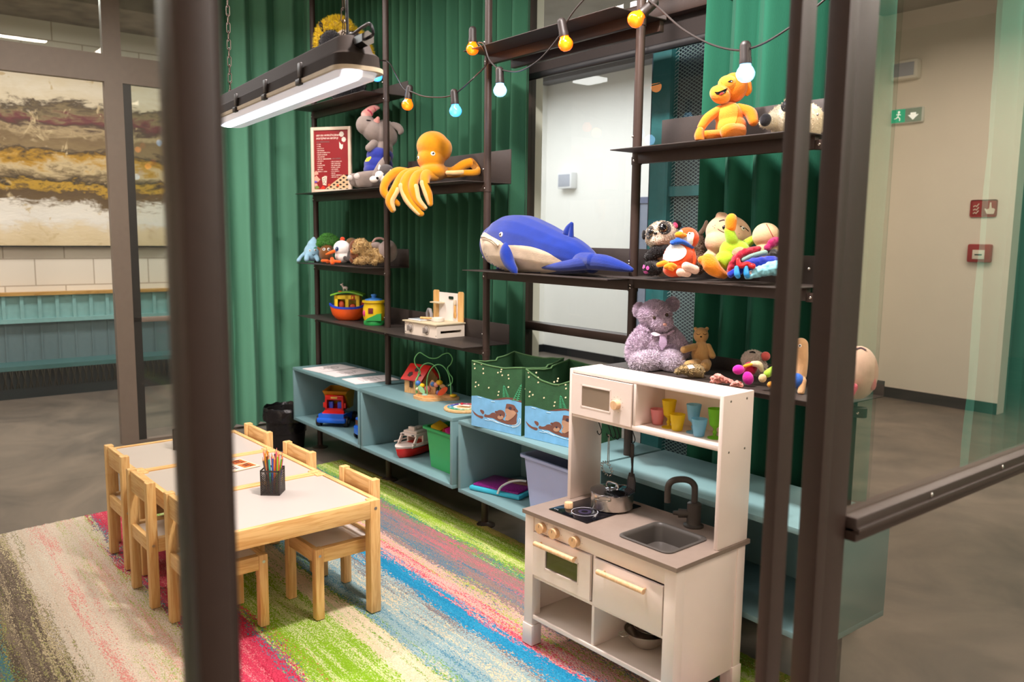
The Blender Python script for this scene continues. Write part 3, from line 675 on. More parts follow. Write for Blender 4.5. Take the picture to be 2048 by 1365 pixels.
g.done('hob_mark', plas('#d8d8e4', .4), hb)
# sink
SNK = plas('#4b4642', .42)
def rrect(x0, y0, x1, y1, r, z, n=6):
    o = []
    for cx, cy, a0 in ((x1-r, y1-r, 0), (x0+r, y1-r, 90), (x0+r, y0+r, 180), (x1-r, y0+r, 270)):
        for i in range(n+1):
            a = math.radians(a0+90*i/n); o.append((cx+r*math.cos(a), cy+r*math.sin(a), z))
    return o
def loft(loops, capend=True, capstart=False):
    g = MB(); rs = [[g.b.verts.new(p) for p in l] for l in loops]; n = len(rs[0])
    for a, b in zip(rs, rs[1:]):
        for i in range(n): g.b.faces.new((a[i], a[(i+1) % n], b[(i+1) % n], b[i]))
    if capend: g.b.faces.new(rs[-1])
    if capstart: g.b.faces.new(rs[0][::-1])
    return g
sl = [(.412, .064, .640, .290, .03, .4885), (.412, .064, .640, .290, .03, .492), (.418, .070, .634, .284, .028, .4945), (.424, .076, .628, .278, .026, .492), (.428, .080, .624, .274, .026, .480), (.436, .088, .616, .266, .03, .430), (.452, .104, .600, .250, .03, .4235)]
kd(loft([rrect(*q) for q in sl]), 'sink', SNK, angle=50)
g = MB(); g.lathe([(0, .4245), (.011, .4245), (.013, .4255), (.013, .424)], 20, T(.526, .177, 0)); kd(g, 'drain', plas('#3a3633', .4))
TAPM = plas('#453f3a', .4); y0 = .352; dx, dy = -.66, -.75
g = MB(); g.lathe([(0, .488), (.036, .488), (.036, .494), (.026, .499), (.025, .504), (.025, .572), (.020, .576), (0, .576)], 28, T(.523, y0, 0))
pts = [(0, .57), (0, .620), (.004, .640), (.018, .654), (.040, .660), (.070, .658), (.088, .648), (.096, .628), (.096, .575)]
g.tube([(.523+dx*a, y0+dy*a, b) for a, b in spline(pts, 5)], .0115, n=16); kd(g, 'tap', TAPM, angle=50)
g = MB(); g.cyl((.510, y0-.01, .533), (.478, y0-.03, .531), .015, .016); g.cyl((.478, y0-.03, .531), (.462, y0-.04, .530), .009, .007); kd(g, 'tap_handle', TAPM)

# things standing on or hanging from the toy kitchen
def cup(kind, name, x, y, h, lab, hexc):
    m = tinted('tinted_plastic_'+hexc.strip('#'), hexc)
    t = thing(name, lab, 'toy '+('cup' if kind == 'cup' else 'goblet'), kq(x, y, .8405), KA, 'plastic toy cups in the hutch', KS)
    g = MB(); n = 40
    if kind == 'cup': prof = [(0, .002), (.017, .002), (.019, .004), (.0275, h), (.0262, h), (.0175, .006), (0, .006)]
    else: prof = [(0, .0), (.024, .0), (.024, .003), (.007, .008), (.005, .013), (.008, .020), (.005, .027), (.006, .034), (.019, .046), (.026, h), (.0248, h), (.0178, .049), (0, .040)]
    g.lathe(prof, n)
    for v in g.b.verts:                     # faceted flutes on the body
        r = math.hypot(v.co.x, v.co.y); a = math.atan2(v.co.y, v.co.x)
        if r > .014 and (kind == 'cup' or v.co.z > .04) and v.co.z < h*.9: k = 1-.05*abs(math.cos(a*5)); v.co.x *= k; v.co.y *= k
    g.done('cup_body', m, t, angle=30); return t
cup('cup', 'toy_cup', .382, .305, .058, 'pink plastic toy cup at the left of the hutch', '#f8b6b8')
cup('goblet', 'toy_goblet', .436, .300, .100, 'yellow plastic toy goblet between pink and yellow cups', '#f5e03a')
cup('cup', 'toy_cup', .486, .285, .060, 'short yellow plastic toy cup in the hutch', '#f6e13a')
cup('goblet', 'toy_goblet', .537, .308, .100, 'light blue plastic toy goblet in the hutch', '#a6dcf0')
cup('cup', 'toy_cup', .584, .278, .062, 'short light blue plastic toy cup in the hutch', '#a2daee')
cup('goblet', 'toy_goblet', .632, .300, .102, 'lime green plastic toy goblet at the right of the hutch', '#9be046')
pt = thing('toy_pot', 'steel toy saucepan with lid and wire handles on the hob', 'pot', kq(.203, .272, .493), KA, scale=KS)
g = MB(); g.lathe([(0, 0), (.076, 0), (.080, .003), (.081, .058), (.084, .060), (.084, .062), (.079, .061), (.0785, .004), (0, .004)], 44); g.done('pot_body', CHROME, pt)
g = MB(); g.lathe([(.083, .062), (.083, .066), (.070, .070), (.04, .078), (0, .082), (0, .078), (.06, .068), (.081, .062)], 44); ld = g.done('lid', mat('glassy_steel', '#9fa0aa', .08, metal=1), pt)
g = MB(); g.tube(spline([(-.03, 0, .080), (-.02, 0, .094), (.02, 0, .094), (.03, 0, .080)], 5), .0035, n=8); g.done('lid_handle', CHROME, ld)
for s in (0, PI):
    g = MB(); g.tube([Matrix.Rotation(s-1.25, 3, 'Z') @ Vector(p) for p in spline([(.081, -.03, .05), (.10, -.026, .053), (.112, 0, .055), (.10, .026, .053), (.081, .03, .05)], 5)], .0028, n=8); g.done('handle', CHROME, pt)
def bowl(x, y, r, h, lab, name='steel_bowl', z=.0745):
    t = thing(name, lab, 'bowl', kq(x, y, z), KA, scale=KS)
    g = MB(); g.lathe([(0, 0), (r*.45, 0), (r*.7, h*.25), (r*.92, h*.7), (r, h), (r*1.04, h), (r*1.03, h-.003), (r*.9, h*.68), (r*.66, h*.27), (r*.42, .003), (0, .003)], 40); g.done('bowl_body', CHROME, t); return t
b1 = bowl(.470, .175, .078, .060, 'wide steel toy bowl with wire handle in the lower right compartment')
g = MB(); g.tube(spline([(-.05, -.062, .052), (-.055, -.085, .05), (-.03, -.092, .05), (-.02, -.07, .052)], 5), .0022, n=8); g.done('wire_handle', CHROME, b1)
bowl(.485, .185, .062, .050, 'smaller steel toy bowl nested inside the wide bowl', z=.100)
bowl(.485, .188, .050, .034, 'smallest shallow steel toy bowl on top of the nested bowls', z=.140)
bowl(.285, .235, .062, .050, 'steel toy bowl deep in the lower left compartment behind the oven door')
def hooks(x, ln, lab):
    t = thing('s_hook', lab, 'hook', kq(x, .345, .805), KA, 'black hooks on the utensil rail', KS)
    g = MB(); g.tube(spline([(0, .008, -.008), (0, .007, .002), (0, 0, .005), (0, -.008, -.002), (0, -.006, -.02), (0, .006, -.045), (0, .010, -.060), (0, 0, -.070), (0, -.012, -.060), (0, -.013, -.052)], 4), .002, n=8); g.done('hook_wire', BLACKM, t); return t
hooks(.062, 0, 'black S hook hanging nearest the left side of the hutch'); hooks(.112, 0, 'black S hook carrying the toy whisk'); hooks(.137, 0, 'empty black S hook just right of the toy whisk'); hooks(.157, 0, 'empty black S hook between whisk and spatula'); hooks(.236, 0, 'black S hook carrying the toy spatula')
wh = thing('toy_whisk', 'small wire toy whisk with a coiled ring end hanging from the rail', 'whisk', kq(.112, .345, .735), KA, scale=KS)
g = MB(); g.tube([(-.003, 0, 0), (-.004, 0, -.11)], .0016, n=8); g.tube([(.003, 0, 0), (.003, 0, -.11)], .0016, n=8); g.tube(spline([(-.003, 0, 0), (-.004, 0, .006), (0, 0, .01), (.004, 0, .006), (.003, 0, 0)], 3), .0016, n=8); g.done('shaft', CHROME, wh)
g = MB(); coil = [(-.006+.026*math.sin(a/14)+.005*math.cos(a)*math.sin(a/14), .026*math.cos(a/14)*.4+.004*math.sin(a), -.130-.030*math.cos(a/14)*1.0+.005*math.cos(a)) for a in [i*.35 for i in range(int(2*PI*14/.35))]]
g.tube(coil, .0012, n=5); g.done('coil', CHROME, wh)
sp = thing('toy_spatula', 'black plastic toy spatula hanging from the utensil rail', 'spatula', kq(.238, .340, .735), KA, scale=KS)
g = MB(); g.box(-.008, -.003, -.055, .008, .003, .0, bev=.003); g.tube([(0, 0, -.05), (.002, 0, -.09), (.001, 0, -.125)], [.006, .004, .006], n=10); g.done('handle', plas('#2b2725', .5), sp)
g = MB(); g.prism([(-.012, -.115), (.012, -.115), (.020, -.145), (.020, -.185), (.012, -.192), (-.012, -.192), (-.020, -.185), (-.020, -.145)], -.002, .002, R('X', 90)); bl = g.done('blade', plas('#2b2725', .5), sp)
g = MB()
for x in (-.010, -.0033, .0033, .010): g.box(x-.0012, -.0026, -.18, x+.0012, .0026, -.13)
g.done('slot', plas('#6d645e', .6), bl)
# ================================================================ soft toys and small things
# Each soft toy is laid out in a frame standing on its shelf, facing the room: positions are given as
# (X, Y, d): photo pixel and depth offset (in pixels at the toy's distance, + is farther back).
class Toy:
    def __init__(s, name, label, cat, X, Y, y, zb, group=None, ymax=2.612, along=False):
        d = ray(X, Y); t = (y-CAM.y)/d.y; p = CAM+d*t
        s.along = along; s.y0 = y; s.D = t; s.s = t/F; s.zb = zb; s.ymax = ymax
        s.root = thing(name, label, cat, (p.x, y, zb if zb is not None else p.z), YAW, group)
        s.inv = (T(*s.root.location) @ Matrix.Rotation(YAW, 4, 'Z')).inverted()
        s.faces = []
    def dep(s, X, Y, d=0): return (s.y0-CAM.y)/ray(X, Y).y+d*s.s if s.along else s.D+d*s.s
    def P(s, X, Y, d=0): return CAM+ray(X, Y)*s.dep(X, Y, d)
    def E(s, X, Y, rx, rz, d=0, ry=None, rot=0, yaw=0): return ('E', X, Y, rx, rz, d, ry if ry is not None else min(rx, rz), rot, yaw)
    def _one(s, mb, p):
        if p[0] == 'E':
            _, X, Y, rx, rz, d, ry, rot, yw = p; q = s.dep(X, Y, d)/F
            m = Matrix.Rotation(YAW, 3, 'Z') @ Matrix.Rotation(math.radians(yw), 3, 'Z') @ Matrix.Rotation(math.radians(rot), 3, 'Y')
            mb.ell(s.P(X, Y, d), (rx*q, ry*q, rz*q), m, 28, 18)
        else:                                   # tube: ('C', [(X, Y, d, r), ...])
            pts = spline(p[1], 6); ps = [s.P(a, b, c) for a, b, c, r in pts]; rs = [r*s.dep(a, b, c)/F for a, b, c, r in pts]
            mb.tube(ps, rs, 14); mb.ell(ps[0], rs[0], None, 14, 10); mb.ell(ps[-1], rs[-1], None, 14, 10)
    def part(s, name, m, prims, vox=1.6, sm=3, fuzz=0, flen=6, parent=None, label=None, clamp=True, puff=0, bare=()):
        mb = MB()
        for p in prims: s._one(mb, p)
        me = bpy.data.meshes.new(name); mb.b.to_mesh(me); mb.b.free()
        if vox:
            o = bpy.data.objects.new('tmp', me); COL.objects.link(o)
            a = o.modifiers.new('r', 'REMESH'); a.mode = 'VOXEL'; a.voxel_size = vox*s.s
            if sm: b = o.modifiers.new('s', 'SMOOTH'); b.iterations = sm; b.factor = .5
            me2 = bpy.data.meshes.new_from_object(o.evaluated_get(bpy.context.evaluated_depsgraph_get()))
            bpy.data.objects.remove(o); bpy.data.meshes.remove(me); me = me2; me.name = name
        if clamp and s.zb is not None and s.zb > 1.5 and name in ('body', 'leg', 'foot') and len(me.vertices):
            z0, z1 = min(v.co.z for v in me.vertices), max(v.co.z for v in me.vertices); gp, hh = z0-s.zb, (z1-z0)*.4
            if 0 < gp < .05:
                for v in me.vertices:
                    if v.co.z < z0+hh: v.co.z -= gp*(1-(v.co.z-z0)/hh)
        for v in me.vertices:
            if puff: v.co += v.normal*noise.noise(v.co*puff)*3*s.s
            if clamp:
                if s.zb is not None and v.co.z < s.zb+.0008 and v.co.y > 2.322 if clamp != 'z' else v.co.z < s.zb+.0008: v.co.z = s.zb+.0008
                if s.ymax and v.co.y > s.ymax: v.co.y = s.ymax
        # keep world-space faces for placing eyes and patches
        vs = [v.co.copy() for v in me.vertices]; s.faces.append((vs, [tuple(p.vertices) for p in me.polygons]))
        bm = bmesh.new(); bm.from_mesh(me)
        for f in bm.faces: f.smooth = True
        if fuzz:
            fl = [f for f in bm.faces]; ar = [f.calc_area() for f in fl]; rnd = random.Random(len(vs))
            for f in rnd.choices(fl, ar, k=fuzz):
                n = f.normal; c = f.calc_center_median()
                if bare:
                    d_ = c-CAM; px_, py_ = 1024+F*d_.dot(RT)/d_.dot(FW), 682.5-F*d_.dot(UP)/d_.dot(FW)
                    if any(math.hypot(px_-a_, py_-b_) < r_ for a_, b_, r_ in bare): continue
                q = Vector((rnd.gauss(0, 1), rnd.gauss(0, 1), rnd.gauss(0, 1)-.3)).normalized()
                dr = (n*1.0+q*.6).normalized(); L = flen*s.s*rnd.uniform(.6, 1.3); sd = dr.cross(q).normalized()*s.s*.8
                c = c+q.cross(n)*s.s*1.5; a, b, e = bm.verts.new(c-sd), bm.verts.new(c+sd), bm.verts.new(c+dr*L+n*0)
                if s.zb is not None and e.co.z < s.zb: e.co.z = s.zb+.001
                nf = bm.faces.new((a, b, e)); nf.smooth = False
        bm.to_mesh(me); bm.free(); me.transform(s.inv); me.materials.clear(); me.materials.append(m)
        o = bpy.data.objects.new(name, me); COL.objects.link(o); o.parent = parent or s.root
        if label: o['label'] = label
        return o
    def hit(s, X, Y, only=None):
        best = None; d = ray(X, Y).normalized()
        for vs, fs in (s.faces if only is None else [s.faces[only]]):
            key = id(vs)
            if key not in _BV: _BV[key] = (BVHTree.FromPolygons(vs, fs), vs)
            h = _BV[key][0].ray_cast(CAM, d)
            if h[0] is not None and (best is None or h[3] < best[2]): best = (h[0], h[1], h[3])
        return best
    def eye(s, X, Y, rx, rz, m, name='eye', rot=0, th=.5, parent=None, label=None, out=0):
        h = s.hit(X, Y); p, n = (h[0], h[1]) if h else (s.P(X, Y, 0), -FW)
        if n.dot(FW) > -.25: n = (n-FW*.6).normalized()
        q = s.s; up = Vector((0, 0, 1)); ax = up.cross(-n).normalized(); uz = (-n).cross(ax).normalized()
        m3 = Matrix((ax, -n, uz)).transposed(); mb = MB()
        mb.ell(p+n*out*q, (rx*q, th*min(rx, rz)*q, rz*q), m3 @ Matrix.Rotation(math.radians(rot), 3, 'Y'), 18, 12)
        o = mb.done(name, m, parent or s.root, label=label)
        o.data.transform(s.inv); return o
    def button(s, X, Y, r, iris='#3a2a1e', name='eye', ring=True, rz=None):
        e = s.eye(X, Y, r, rz or r, plas('#f4efe6', .25), name) if ring else None
        p = s.eye(X, Y, r*(.62 if ring else 1), (rz or r)*(.62 if ring else 1), plas(iris, .12), 'pupil' if ring else name, parent=e, out=r*.28 if ring else 0)
        s.eye(X-r*.15, Y-r*.2, r*.16, r*.16, plas('#ffffff', .2), 'glint', parent=e or p, out=r*(.62 if ring else .5)); return e or p
    def decal(s, name, m, poly, off=.5, step=None, smooth=True, parent=None, only=None, label=None, thick=0):
        """applique: an outline (photo pixels) laid onto the toy's surface"""
        if smooth: poly = spline(poly, 5, True)
        xs = [p[0] for p in poly]; ys = [p[1] for p in poly]; step = step or max((max(xs)-min(xs))/14, 1.2)
        pts = [Vector(p) for p in poly]; nb = len(pts); x = min(xs)
        while x < max(xs):
            y = min(ys)
            while y < max(ys): pts.append(Vector((x+.01, y+.013))); y += step
            x += step
        r = delaunay_2d_cdt(pts, [(i, (i+1) % nb) for i in range(nb)], [list(range(nb))], 1, 1e-4)
        bm = bmesh.new(); out = []
        for v in r[0]:
            h = s.hit(v.x, v.y, only); 
            out.append(bm.verts.new(h[0]+h[1]*off*s.s) if h else None)
        dm = s.D
        for f in r[2]:
            q = [out[i] for i in f]
            if None in q: continue
            if max((a.co-b.co).length for a in q for b in q) > 14*step*s.s: continue
            try: nf = bm.faces.new(q); nf.smooth = True
            except ValueError: pass
        me = bpy.data.meshes.new(name); bm.to_mesh(me); bm.free(); me.transform(s.inv); me.materials.append(m)
        o = bpy.data.objects.new(name, me); COL.objects.link(o); o.parent = parent or s.root
        if label: o['label'] = label
        return o
    def line(s, pts, r, m, name='stitching', parent=None, off=.3):
        q = []
        for X, Y in spline(pts, 5):
            h = s.hit(X, Y)
            if h: q.append(h[0]+h[1]*off*s.s)
        if len(q) < 2: return None
        mb = MB(); mb.tube(q, r*s.s, 6); o = mb.done(name, m, parent or s.root); o.data.transform(s.inv); return o
_BV = {}
E_ = lambda X, Y, rx, rz, d=0, ry=None, rot=0, yaw=0: ('E', X, Y, rx, rz, d, ry if ry is not None else min(rx, rz), rot, yaw)
C_ = lambda *p: ('C', list(p))
def circ(cx, cy, rx, ry, rot=0, n=12):
    a = math.radians(rot)
    return [(cx+rx*math.cos(t)*math.cos(a)-ry*math.sin(t)*math.sin(a), cy+rx*math.cos(t)*math.sin(a)+ry*math.sin(t)*math.cos(a)) for t in [2*PI*i/n for i in range(n)]]

# ---- whale
t = Toy('plush_whale', 'large blue plush whale with a beige belly lying on the shelf before the window', 'plush toy', 1100, 545, 2.47, 1.343, along=True)
BLUE = fab('#12308c', .5); BEI = fab('#d9c3a8', .5)
wb = t.part('body', BLUE, [E_(992, 488, 33, 38, 0, 34), C_((1002, 490, 0, 44), (1010, 489, 0, 52), (1024, 488, 0, 57), (1050, 489, 0, 58), (1082, 496, 0, 52), (1115, 506, 0, 45), (1150, 514, 4, 36), (1176, 524, 8, 25), (1184, 530, 8, 18))], 2, 8)
t.part('dorsal_fin', BLUE, [C_((1134, 466, 0, 9), (1138, 456, 0, 7), (1143, 448, 0, 4)), C_((1142, 474, 0, 6), (1143, 460, 0, 4.5), (1144, 448, 0, 3.5))], .9, 1)
t.decal('belly', BEI, [(961, 478), (966, 464), (985, 474), (1000, 482), (1012, 490), (1034, 491), (1062, 494), (1090, 503), (1110, 514), (1130, 529), (1110, 543), (1060, 548), (1010, 543), (980, 528), (966, 505)], .8, 2.5, only=0)
t.line([(965, 474), (972, 474), (980, 478), (986, 480), (993, 486), (999, 491)], 3.2, BEI, 'lip', off=1.0); t.line([(966, 479), (974, 479), (983, 483), (990, 488), (996, 494)], 2.2, BEI, 'lip', off=.5)
t.part('flipper', BLUE, [C_((1017, 488, -80, 9), (1013, 505, -92, 14), (1018, 525, -94, 12), (1028, 540, -92, 8), (1032, 547, -90, 4))], 1.6, 5, clamp=False)
t.part('flipper', BLUE, [C_((1010, 500, 40, 10), (1005, 520, 50, 12), (1000, 538, 54, 8))], 2, 5)
t.part('tail_fluke', BLUE, [C_((1150, 524, -10, 12), (1165, 522, -22, 17), (1185, 522, -34, 16)), C_((1184, 524, -30, 16), (1155, 529, -38, 13), (1125, 533, -42, 10.5), (1100, 533, -44, 7.5), (1082, 533, -44, 5)), C_((1185, 524, -30, 17), (1210, 526, -30, 16), (1236, 532, -28, 12), (1254, 537, -26, 8), (1263, 540, -26, 5))], 1.1, 2)
t.button(1002, 469.5, 5.2, '#4a3424')

# ---- octopus (eight arms, underside of each arm paler)
t = Toy('plush_octopus', 'large mustard yellow plush octopus with arms hanging over the shelf edge', 'plush toy', 870, 352, 2.44, 1.782)
YEL = fab('#d28a0d', .6); PAL = fab('#d9b47c', .5)
t.part('head', YEL, [E_(866, 293, 33, 30, 0, 30), E_(884, 300, 20, 24, 2, 22, 20), E_(862, 318, 28, 26, 0, 28), E_(868, 344, 30, 18, 0, 34)], 1.8, 8)
arms = [[(812, 345, -8, 9), (793, 345, -18, 10), (773, 362, -34, 9), (768, 385, -40, 8), (788, 402, -38, 7), (796, 408, -36, 5.5)],
        [(835, 343, -10, 10), (807, 352, -26, 10), (790, 380, -44, 9.5), (779, 402, -46, 9), (785, 420, -46, 6)],
        [(845, 346, -12, 10), (820, 350, -30, 10), (808, 372, -48, 10), (818, 400, -50, 9.5), (838, 425, -50, 7), (844, 428, -50, 5)],
        [(855, 348, -14, 10), (834, 352, -32, 10), (826, 374, -50, 10), (832, 398, -52, 9), (848, 416, -52, 6)],
        [(868, 350, -14, 13), (852, 352, -30, 12), (850, 366, -46, 9.5), (857, 390, -50, 8.5), (861, 408, -50, 5.5)],
        [(885, 345, 0, 13), (905, 344, 8, 10), (928, 330, 14, 10), (948, 326, 14, 9.5), (961, 336, 4, 9), (952, 345, -14, 7), (928, 346, -20, 6.5), (895, 346, -22, 5)],
        [(880, 346, 18, 10), (905, 348, 26, 9), (930, 347, 28, 7)], [(845, 346, 18, 10), (820, 347, 26, 9), (800, 348, 28, 7)]]
for i, a in enumerate(arms):
    am = t.part('arm', YEL, [C_(*a)], 1.6, 3, clamp=(i > 4))
for i, (a, sd) in enumerate(((arms[1], 1), (arms[2], -1), (arms[3], 1), (arms[4], -1))):
    pts = [(x+sd*r*.55, y, d-r*.45, r*.62) for x, y, d, r in a[2:]]
    t.part('arm_underside', PAL, [C_(*pts)], 1.4, 2, clamp=False)
t.part('arm_underside', PAL, [C_((895, 346, -24, 4.6), (912, 346, -24, 5), (925, 345, -23, 5))], 1.4, 2)
t.button(866, 307.5, 4.6, '#1c1512'); t.button(836.5, 316, 3.6, '#1c1512')

# ---- rhino
t = Toy('plush_rhino', 'grey plush rhino in a blue outfit sitting and looking up on the shelf', 'plush toy', 757, 368, 2.47, 1.782)
GR = fab('#8d8078', .6)
t.part('body', GR, [E_(770, 268, 26, 28, 6, 26, -20), E_(748, 262, 28, 22, 0, 24, 35), E_(732, 250, 20, 20, -6, 18, 40), E_(768, 300, 18, 20, 4, 20), E_(757, 330, 25, 26, 0, 24)], 1.6, 3)
t.part('arm', GR, [C_((748, 288, -8, 9), (738, 296, -20, 7.5))], 1.2, 2); t.part('arm', GR, [C_((774, 318, -22, 8), (764, 330, -30, 9), (752, 350, -36, 8))], 1.2, 2)
t.part('leg', GR, [C_((750, 352, -12, 12), (725, 356, -24, 10), (705, 355, -30, 8))], 1.3, 2); t.part('leg', GR, [C_((762, 352, -20, 12), (735, 352, -34, 10), (718, 353, -40, 8.5))], 1.3, 2)
hn = t.part('horn', fab('#eaa39a'), [C_((733, 230, -8, 11), (742, 220, -10, 8), (751, 216, -11, 6), (757, 215.5, -12, 3.5))], 1.2, 3)
t.line([(735.5, 220), (741, 224), (745, 231)], 1.6, fab('#d14766'), 'horn_stripe', hn); t.line([(747.5, 215), (750, 218), (751, 222)], 1.0, fab('#d14766'), 'horn_stripe', hn)
t.part('horn', fab('#e79c8f'), [C_((753, 244, -12, 7), (756, 237, -13, 4)), ], 1.1, 2)
t.part('ear', GR, [C_((786, 250, -6, 6), (796, 254, -10, 7), (802, 262, -12, 6), (800, 266, -12, 4)), C_((780, 252, 0, 5), (788, 248, 0, 4))], 1.2, 3)
t.eye(737, 241, 5, 1.6, BLK, rot=0)
sh = t.part('outfit', fab('#28348f', .5), [E_(760, 312, 27, 18, 0, 25), E_(757, 330, 29, 21, 0, 27), E_(750, 340, 23, 14, -2, 26)], 1.6, 5)
t.decal('yellow_emblem', fab('#e7c62f', .2), [(731, 317), (742, 313), (743, 316), (738, 323), (731, 324)], .6, 2, False, sh)
t.part('paw_pad', fab('#c3bab4'), [E_(700, 356, 6, 6, -36, 4), E_(714, 353, 6.5, 6.5, -46, 4)], 1.2, 2)

# ---- husky
t = Toy('plush_husky', 'small grey and white plush husky lying beside the rhino', 'plush toy', 765, 368, 2.40, 1.782)
t.part('body', fab('#55504f'), [E_(772, 341, 15, 12, 0, 12), E_(795, 350, 24, 12, 12, 14), E_(770, 354, 13, 9, 2, 10)], 1.3, 4)
fc = t.part('face', fab('#eee6dc'), [E_(759, 351, 9, 9, -8, 7), E_(748, 359, 9, 7, -14, 8), E_(768, 358, 11, 9, -4, 8)], 1.2, 3)
t.part('ear', fab('#e9e2da'), [C_((759, 338, -4, 3.5), (759, 331, -3, 2))], .9, 1); t.part('ear', fab('#e9e2da'), [C_((783, 346, -8, 4.5), (780, 340, -7, 2))], .9, 1)
t.eye(754.5, 356.5, 3, 3, BLK, 'nose', th=.9); t.eye(768, 350.5, 2.4, 2.6, plas('#4a5f7a', .1)); t.eye(768, 350.5, 1.3, 1.4, BLK, 'pupil', out=1)

# ---- bee on the top shelf
t = Toy('plush_bee', 'shaggy black and yellow plush bee with a mesh wing sitting on the top left shelf', 'plush toy', 690, 185, 2.46, 2.337)
BK = fab('#17161a'); YE = fab('#e8c81c')
t.part('body', BK, [E_(665, 100, 30, 36, -8, 28), E_(705, 104, 32, 40, 4, 30), E_(690, 150, 44, 42, 0, 30)], 2.2, 5, fuzz=2500, flen=5)
t.part('face', BK, [E_(663, 92, 25, 30, -34, 22), E_(700, 92, 24, 28, -14, 22)], 1.8, 3, fuzz=1500, flen=3, clamp=False)
t.part('yellow_band', YE, [C_((637, 90, -20, 7), (648, 62, -12, 12), (672, 49, -6, 14), (692, 56, -6, 13), (688, 74, -16, 10))], 2, 3, fuzz=4200, flen=7, clamp=False)
t.part('yellow_band', YE, [C_((706, 62, 6, 6), (722, 76, 2, 8), (732, 92, -2, 8), (736, 120, -2, 10))], 2, 3, fuzz=2200, flen=7, clamp=False)
t.part('antenna', BK, [C_((645, 62, -22, 3.5), (641, 48, -22, 4))], 1.2, 2)
wg = t.part('wing', mat('beige_mesh_cloth', '#c9b8a2', .8, .25, 400, .6, 800), [('E', 680, 78, 12, 22, -34, 2.2, 35, 0)], 1.0, 1, clamp=False)
t.part('leg', BK, [C_((650, 92, -26, 5), (645, 106, -32, 4)), C_((696, 74, -24, 4), (694, 92, -34, 3))], 1.2, 2)

# ---- row of small plush toys on the left shelf (z = 1.315)
Zs = 1.316
t = Toy('plush_water_drop', 'pale blue plush water drop with embroidered face at the left end of the row', 'plush toy', 622, 523, 2.42, Zs)
LB = fab('#9cc9e0')
t.part('body', LB, [E_(624, 505, 16, 18, 0, 14), E_(626, 494, 12, 15, 0, 11), C_((627, 485, 0, 8), (627.5, 478, 0, 4)), C_((609, 507, -4, 3.5), (602, 514, -6, 3.5), (597, 521, -8, 4)), C_((614, 512, -12, 5), (613, 519, -18, 5)), C_((634, 516, -8, 5), (636, 521, -14, 4))], 1.1, 4)
t.decal('leaf_patch', fab('#4f9a7c'), [(627, 496.5), (631, 494), (634, 496), (633, 498), (628, 497.5)], .5, 1, False)
t.button(620, 501.5, 2.2, '#2a1e18'); t.button(630.5, 500.5, 2.2, '#2a1e18'); t.line([(624, 509), (627, 510.5), (630, 508.5)], .35, BLK, 'smile')
t = Toy('plush_tree', 'brown plush tree trunk with face and a shaggy green crown', 'plush toy', 655, 523, 2.43, Zs)
BR = fab('#7a4d22', .8)
t.part('body', BR, [E_(652, 508, 14, 16, 0, 13), E_(654, 496, 12, 10, 0, 12), C_((640, 500, -4, 3), (636, 496, -5, 2.5))], 1.2, 3)
t.part('crown', fab('#4f9a36'), [E_(650, 484, 14, 9, 0, 13), E_(664, 482, 12, 9, 2, 13), E_(656, 477, 14, 8, 0, 12), E_(641, 489, 6, 5, 0, 8)], 1.2, 2, fuzz=3500, flen=4)
t.button(648, 499, 3.2, '#2a1a10'); t.button(657.5, 499, 3.2, '#2a1a10')
t.part('foot', fab('#e0611f'), [C_((645, 522, -12, 3.5), (655, 522, -16, 3)), C_((655, 524, -14, 3.5), (664, 523, -12, 3))], 1, 2)
t = Toy('plush_stork', 'white plush stork with an orange beak and blue eye leaning on the tree', 'plush toy', 685, 523, 2.42, Zs)
t.part('body', WHT, [E_(684, 497, 17, 16, -4, 15), E_(686, 512, 16, 14, 0, 14)], 1.2, 4)
t.part('beak', fab('#ec6a24'), [C_((668, 503, -18, 3.6), (660, 506, -20, 3), (652, 509, -22, 1.6))], .9, 2)
t.part('leg', fab('#e85f1c'), [C_((664, 518, -14, 4), (665, 526, -20, 4.5)), C_((668, 523, -16, 3.2), (680, 524, -18, 3))], 1, 2)
t.part('comb', fab('#d94a26'), [E_(685, 479, 5, 5, -2, 4)], 1, 2)
t.part('wing', fab('#4a4340'), [C_((690, 516, -14, 4), (696, 520, -14, 3.5), (700, 508, -6, 6))], 1, 2)
t.decal('eye_patch', fab('#31588e', .1), circ(674, 498.5, 3.4, 4.8, 10), .4, 1); t.eye(674.3, 498.5, 1.7, 3, BLK); t.eye(673.2, 497, .7, .8, WHT, 'glint', out=.8)
t = Toy('plush_brown_bear', 'dark brown plush bear tucked behind the tan dog', 'plush toy', 712, 523, 2.47, Zs)
t.part('body', fab('#6f3f22'), [E_(712, 495, 14, 16, 0, 13), E_(712, 512, 13, 13, 2, 13), C_((702, 520, -12, 4), (705, 524, -14, 4)), E_(722, 482, 5, 5, 0, 4)], 1.2, 4)
t.part('muzzle', fab('#c07a3c'), [E_(706, 503, 6, 6, -12, 5)], 1, 2); t.eye(704, 500, 1.6, 1.2, BLK, 'nose'); t.eye(704, 492, 1.4, 1.6, BLK)
t = Toy('plush_dog', 'curly golden tan plush dog lying with its head raised', 'plush toy', 735, 523, 2.41, Zs)
TN = fab('#c2a169', .9)
t.part('body', TN, [E_(722, 492, 15, 14, -4, 13), C_((714, 500, -10, 7), (710, 501, -16, 5.5)), E_(733, 505, 15, 15, 0, 13), E_(752, 509, 18, 14, 4, 14), C_((726, 518, -10, 7), (713, 523, -18, 5.5)), C_((736, 520, -8, 7), (722, 524, -18, 5.5)), C_((760, 516, -8, 9), (750, 524, -14, 6)), C_((736, 490, -2, 4), (742, 492, 0, 5), (741, 498, 0, 5))], 1.3, 3, fuzz=3000, flen=3, puff=60)
